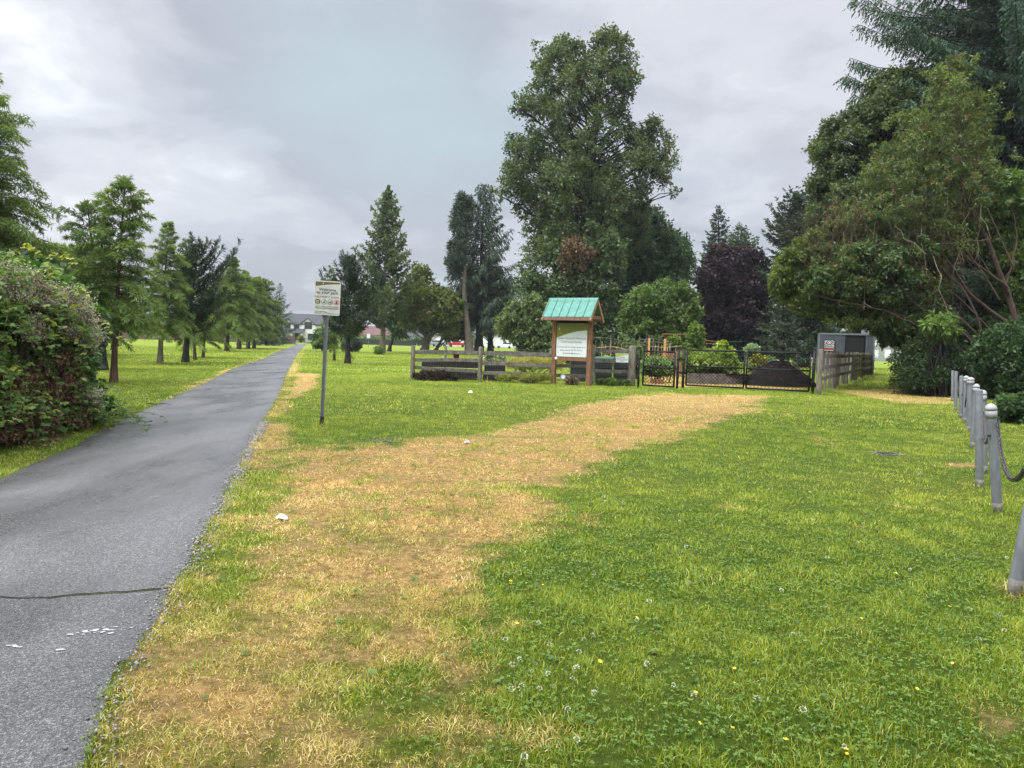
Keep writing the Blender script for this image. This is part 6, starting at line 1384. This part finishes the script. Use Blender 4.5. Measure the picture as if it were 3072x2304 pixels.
house(2590, 2760, 150, 5.2, 7.6, 'siding_grey', 'shingle', 'grey sided house at the far end of the grass lane', [(-.32, 1.5, 1.6, 1.3), (-.08, 1.6, 1.0, 1.5), (.12, 1.5, 1.4, 1.3), (-.3, 3.9, 1.4, 1.1), (.1, 3.9, 1.4, 1.1)])
mfence(2600, 2700, 142, 1.1, 'grey railing before the grey sided house', 'siding_grey', .3)
mfence(2405, 2455, 132, 1.3, 'dark railing before the grey townhouse', 'trim_black', .35)
def hedge(px0, px1, y, hh, label, seed, pal=PAL_DKG):
    a, c = B(px0, y), B(px1, y); n = int((c[0]-a[0])/.8); cl = np.array([[a[0]+(c[0]-a[0])*(i+.5)/n, y+rng.normal(0, .25), hh*(.35 if k else .72), hh*.42] for i in range(n) for k in (0, 1)]); r = empty('hedge', (a+c)/2, label, 'hedge'); lf = NB(); leafy(lf, cl, n*70, 4, .4, .26, pal, seed=seed); lf.build('foliage', M['leaf'], r); m = NB()
    for i in range(n): m.tube([(cl[2*i][0], y, 0), (cl[2*i][0], y, hh*.7)], .04, 4)
    m.build('stems', M['bark_dark'], r)
hedge(1070, 1210, 188, 1.9, 'clipped green hedge before the brown roofed bungalow', 172, PAL_GRN)
hedge(1212, 1285, 194, 2.0, 'green hedge before the dark hipped roof house', 173)
mfence(1072, 1240, 184, 1.3, 'low black fence at the foot of the clipped hedge', 'trim_black', .35, True)
hedge(2470, 2600, 128, 3.2, 'dark hedge behind the storage container', 174)
r = empty('street_sign', B(1105, 120), 'small white notice on a thin pole across the lawn', 'sign'); m = MB(); m.tube([(0, 0, 0), (0, 0, 2.3)], .035, 6); m.build('pole', M['galv'], r, local=True); plate(.55, .75, (0, -.04, 2.0), .02, .01).build('sign_panel', M['sign_white'], r)
# parked cars
CARP = {'sedan': [(-2.25, .35), (-2.25, .75), (-2.1, .95), (-1.35, 1.0), (-.75, 1.42), (.65, 1.44), (1.35, .98), (2.1, .85), (2.28, .6), (2.28, .32)],
        'suv': [(-2.25, .4), (-2.28, .9), (-2.1, 1.2), (-1.75, 1.62), (.35, 1.66), (1.1, 1.12), (2.1, .98), (2.3, .7), (2.3, .38)],
        'pickup': [(-2.75, .5), (-2.78, 1.08), (-.95, 1.10), (-.80, 1.78), (.55, 1.80), (1.15, 1.15), (2.5, 1.02), (2.65, .75), (2.65, .45)]}
def car(kind, px, y, paint, label, flip=1, rz=0):
    o = B(px, y); r = empty('parked_'+('pickup' if kind == 'pickup' else 'car'), o, label, 'pickup truck' if kind == 'pickup' else 'car', 'vehicles parked along the far street', R_(rz)); pf = [(x*flip, z) for x, z in CARP[kind]]
    m = MB(); n = len(pf); ring_ = []
    for yy, k, dz in ((-.90, .97, 0), (-.84, 1, .03), (.84, 1, .03), (.90, .97, 0)):
        ring_ += [(x*k, yy*(.82 if z > 1.15 and kind != 'pickup' else .88 if z > 1.2 else 1), z+(dz if z > .6 else 0)) for x, z in pf]
    F = [tuple(range(n)), tuple(range(4*n-1, 3*n-1, -1))]+[(j*n+i, j*n+(i+1) % n, (j+1)*n+(i+1) % n, (j+1)*n+i) for j in range(3) for i in range(n)]
    m.add(ring_, F); m.build('body', paint, r, local=True)
    top = max(z for _, z in pf); cab = [(x, z) for x, z in pf if z > 1.2] or pf[3:7]; xs_ = [x for x, _ in pf if True]; c0, c1 = min(x for x, _ in cab), max(x for x, _ in cab); cx = (c0+c1)/2
    for s in (-1, 1):
        m = MB(); zl = top-.46; m.add([(c0-.12, s*.885, zl), (c1+.32*flip if flip > 0 else c1+.12, s*.885, zl), (c1-.02, s*.80, top-.08), (c0+.05, s*.80, top-.08)], [(0, 1, 2, 3) if s < 0 else (3, 2, 1, 0)]); m.build('side_window', M['glass'], r, local=True)
    for x in (-1.4, 1.42):
        for s in (-1, 1):
            m = MB(); m.lathe([(.33, -.11), (.35, -.05), (.35, .05), (.33, .11)], 16, (x*(1.15 if kind == 'pickup' else 1), s*.84, .34), (0, 1, 0)); wv = m.build('wheel', M['tyre'], r, local=True); m = MB(); m.lathe([(.20, -.005), (.05, .02)], 10, (x*(1.15 if kind == 'pickup' else 1), s*.955, .34), (0, s, 0)); m.build('rim', M['galv'], wv)
    fx = max(xs_) if flip > 0 else min(xs_)
    for s in (-1, 1): m = MB(); m.box((fx*.985, s*.62, .72), (.10, .34, .16)); m.build('headlight', M['sign_white'], r, local=True); m = MB(); m.box((-fx*.985, s*.66, .82), (.08, .26, .18)); m.build('tail_light', M['red'], r, local=True)
cw = mat('white_car_paint', (.70, .72, .74), .22, var=.03, spec=.6); cr_ = mat('red_car_paint', (.40, .012, .02), .25, var=.05, spec=.6); cg = mat('grey_car_paint', (.22, .24, .27), .25, var=.05, spec=.6)
car('pickup', 1370, 192, cr_, 'red pickup parked behind the wooden fence and red pot', 1)
car('sedan', 1465, 188, cw, 'white saloon car parked just past the hanging spruce trunk', 1)
car('suv', 1512, 190, cw, 'white sport utility car parked beside the laurel bush', -1)
car('suv', 1318, 190, cg, 'grey car parked before the red pickup', 1)
car('suv', 2432, 112, cw, 'white car glimpsed between the gate post and the container', -1, 10)
car('sedan', 2330, 118, cw, 'white car parked beyond the soil heap bench', 1)
car('sedan', 2290, 119, cg, 'silver car partly hidden by garden plants beyond the topiary', 1)
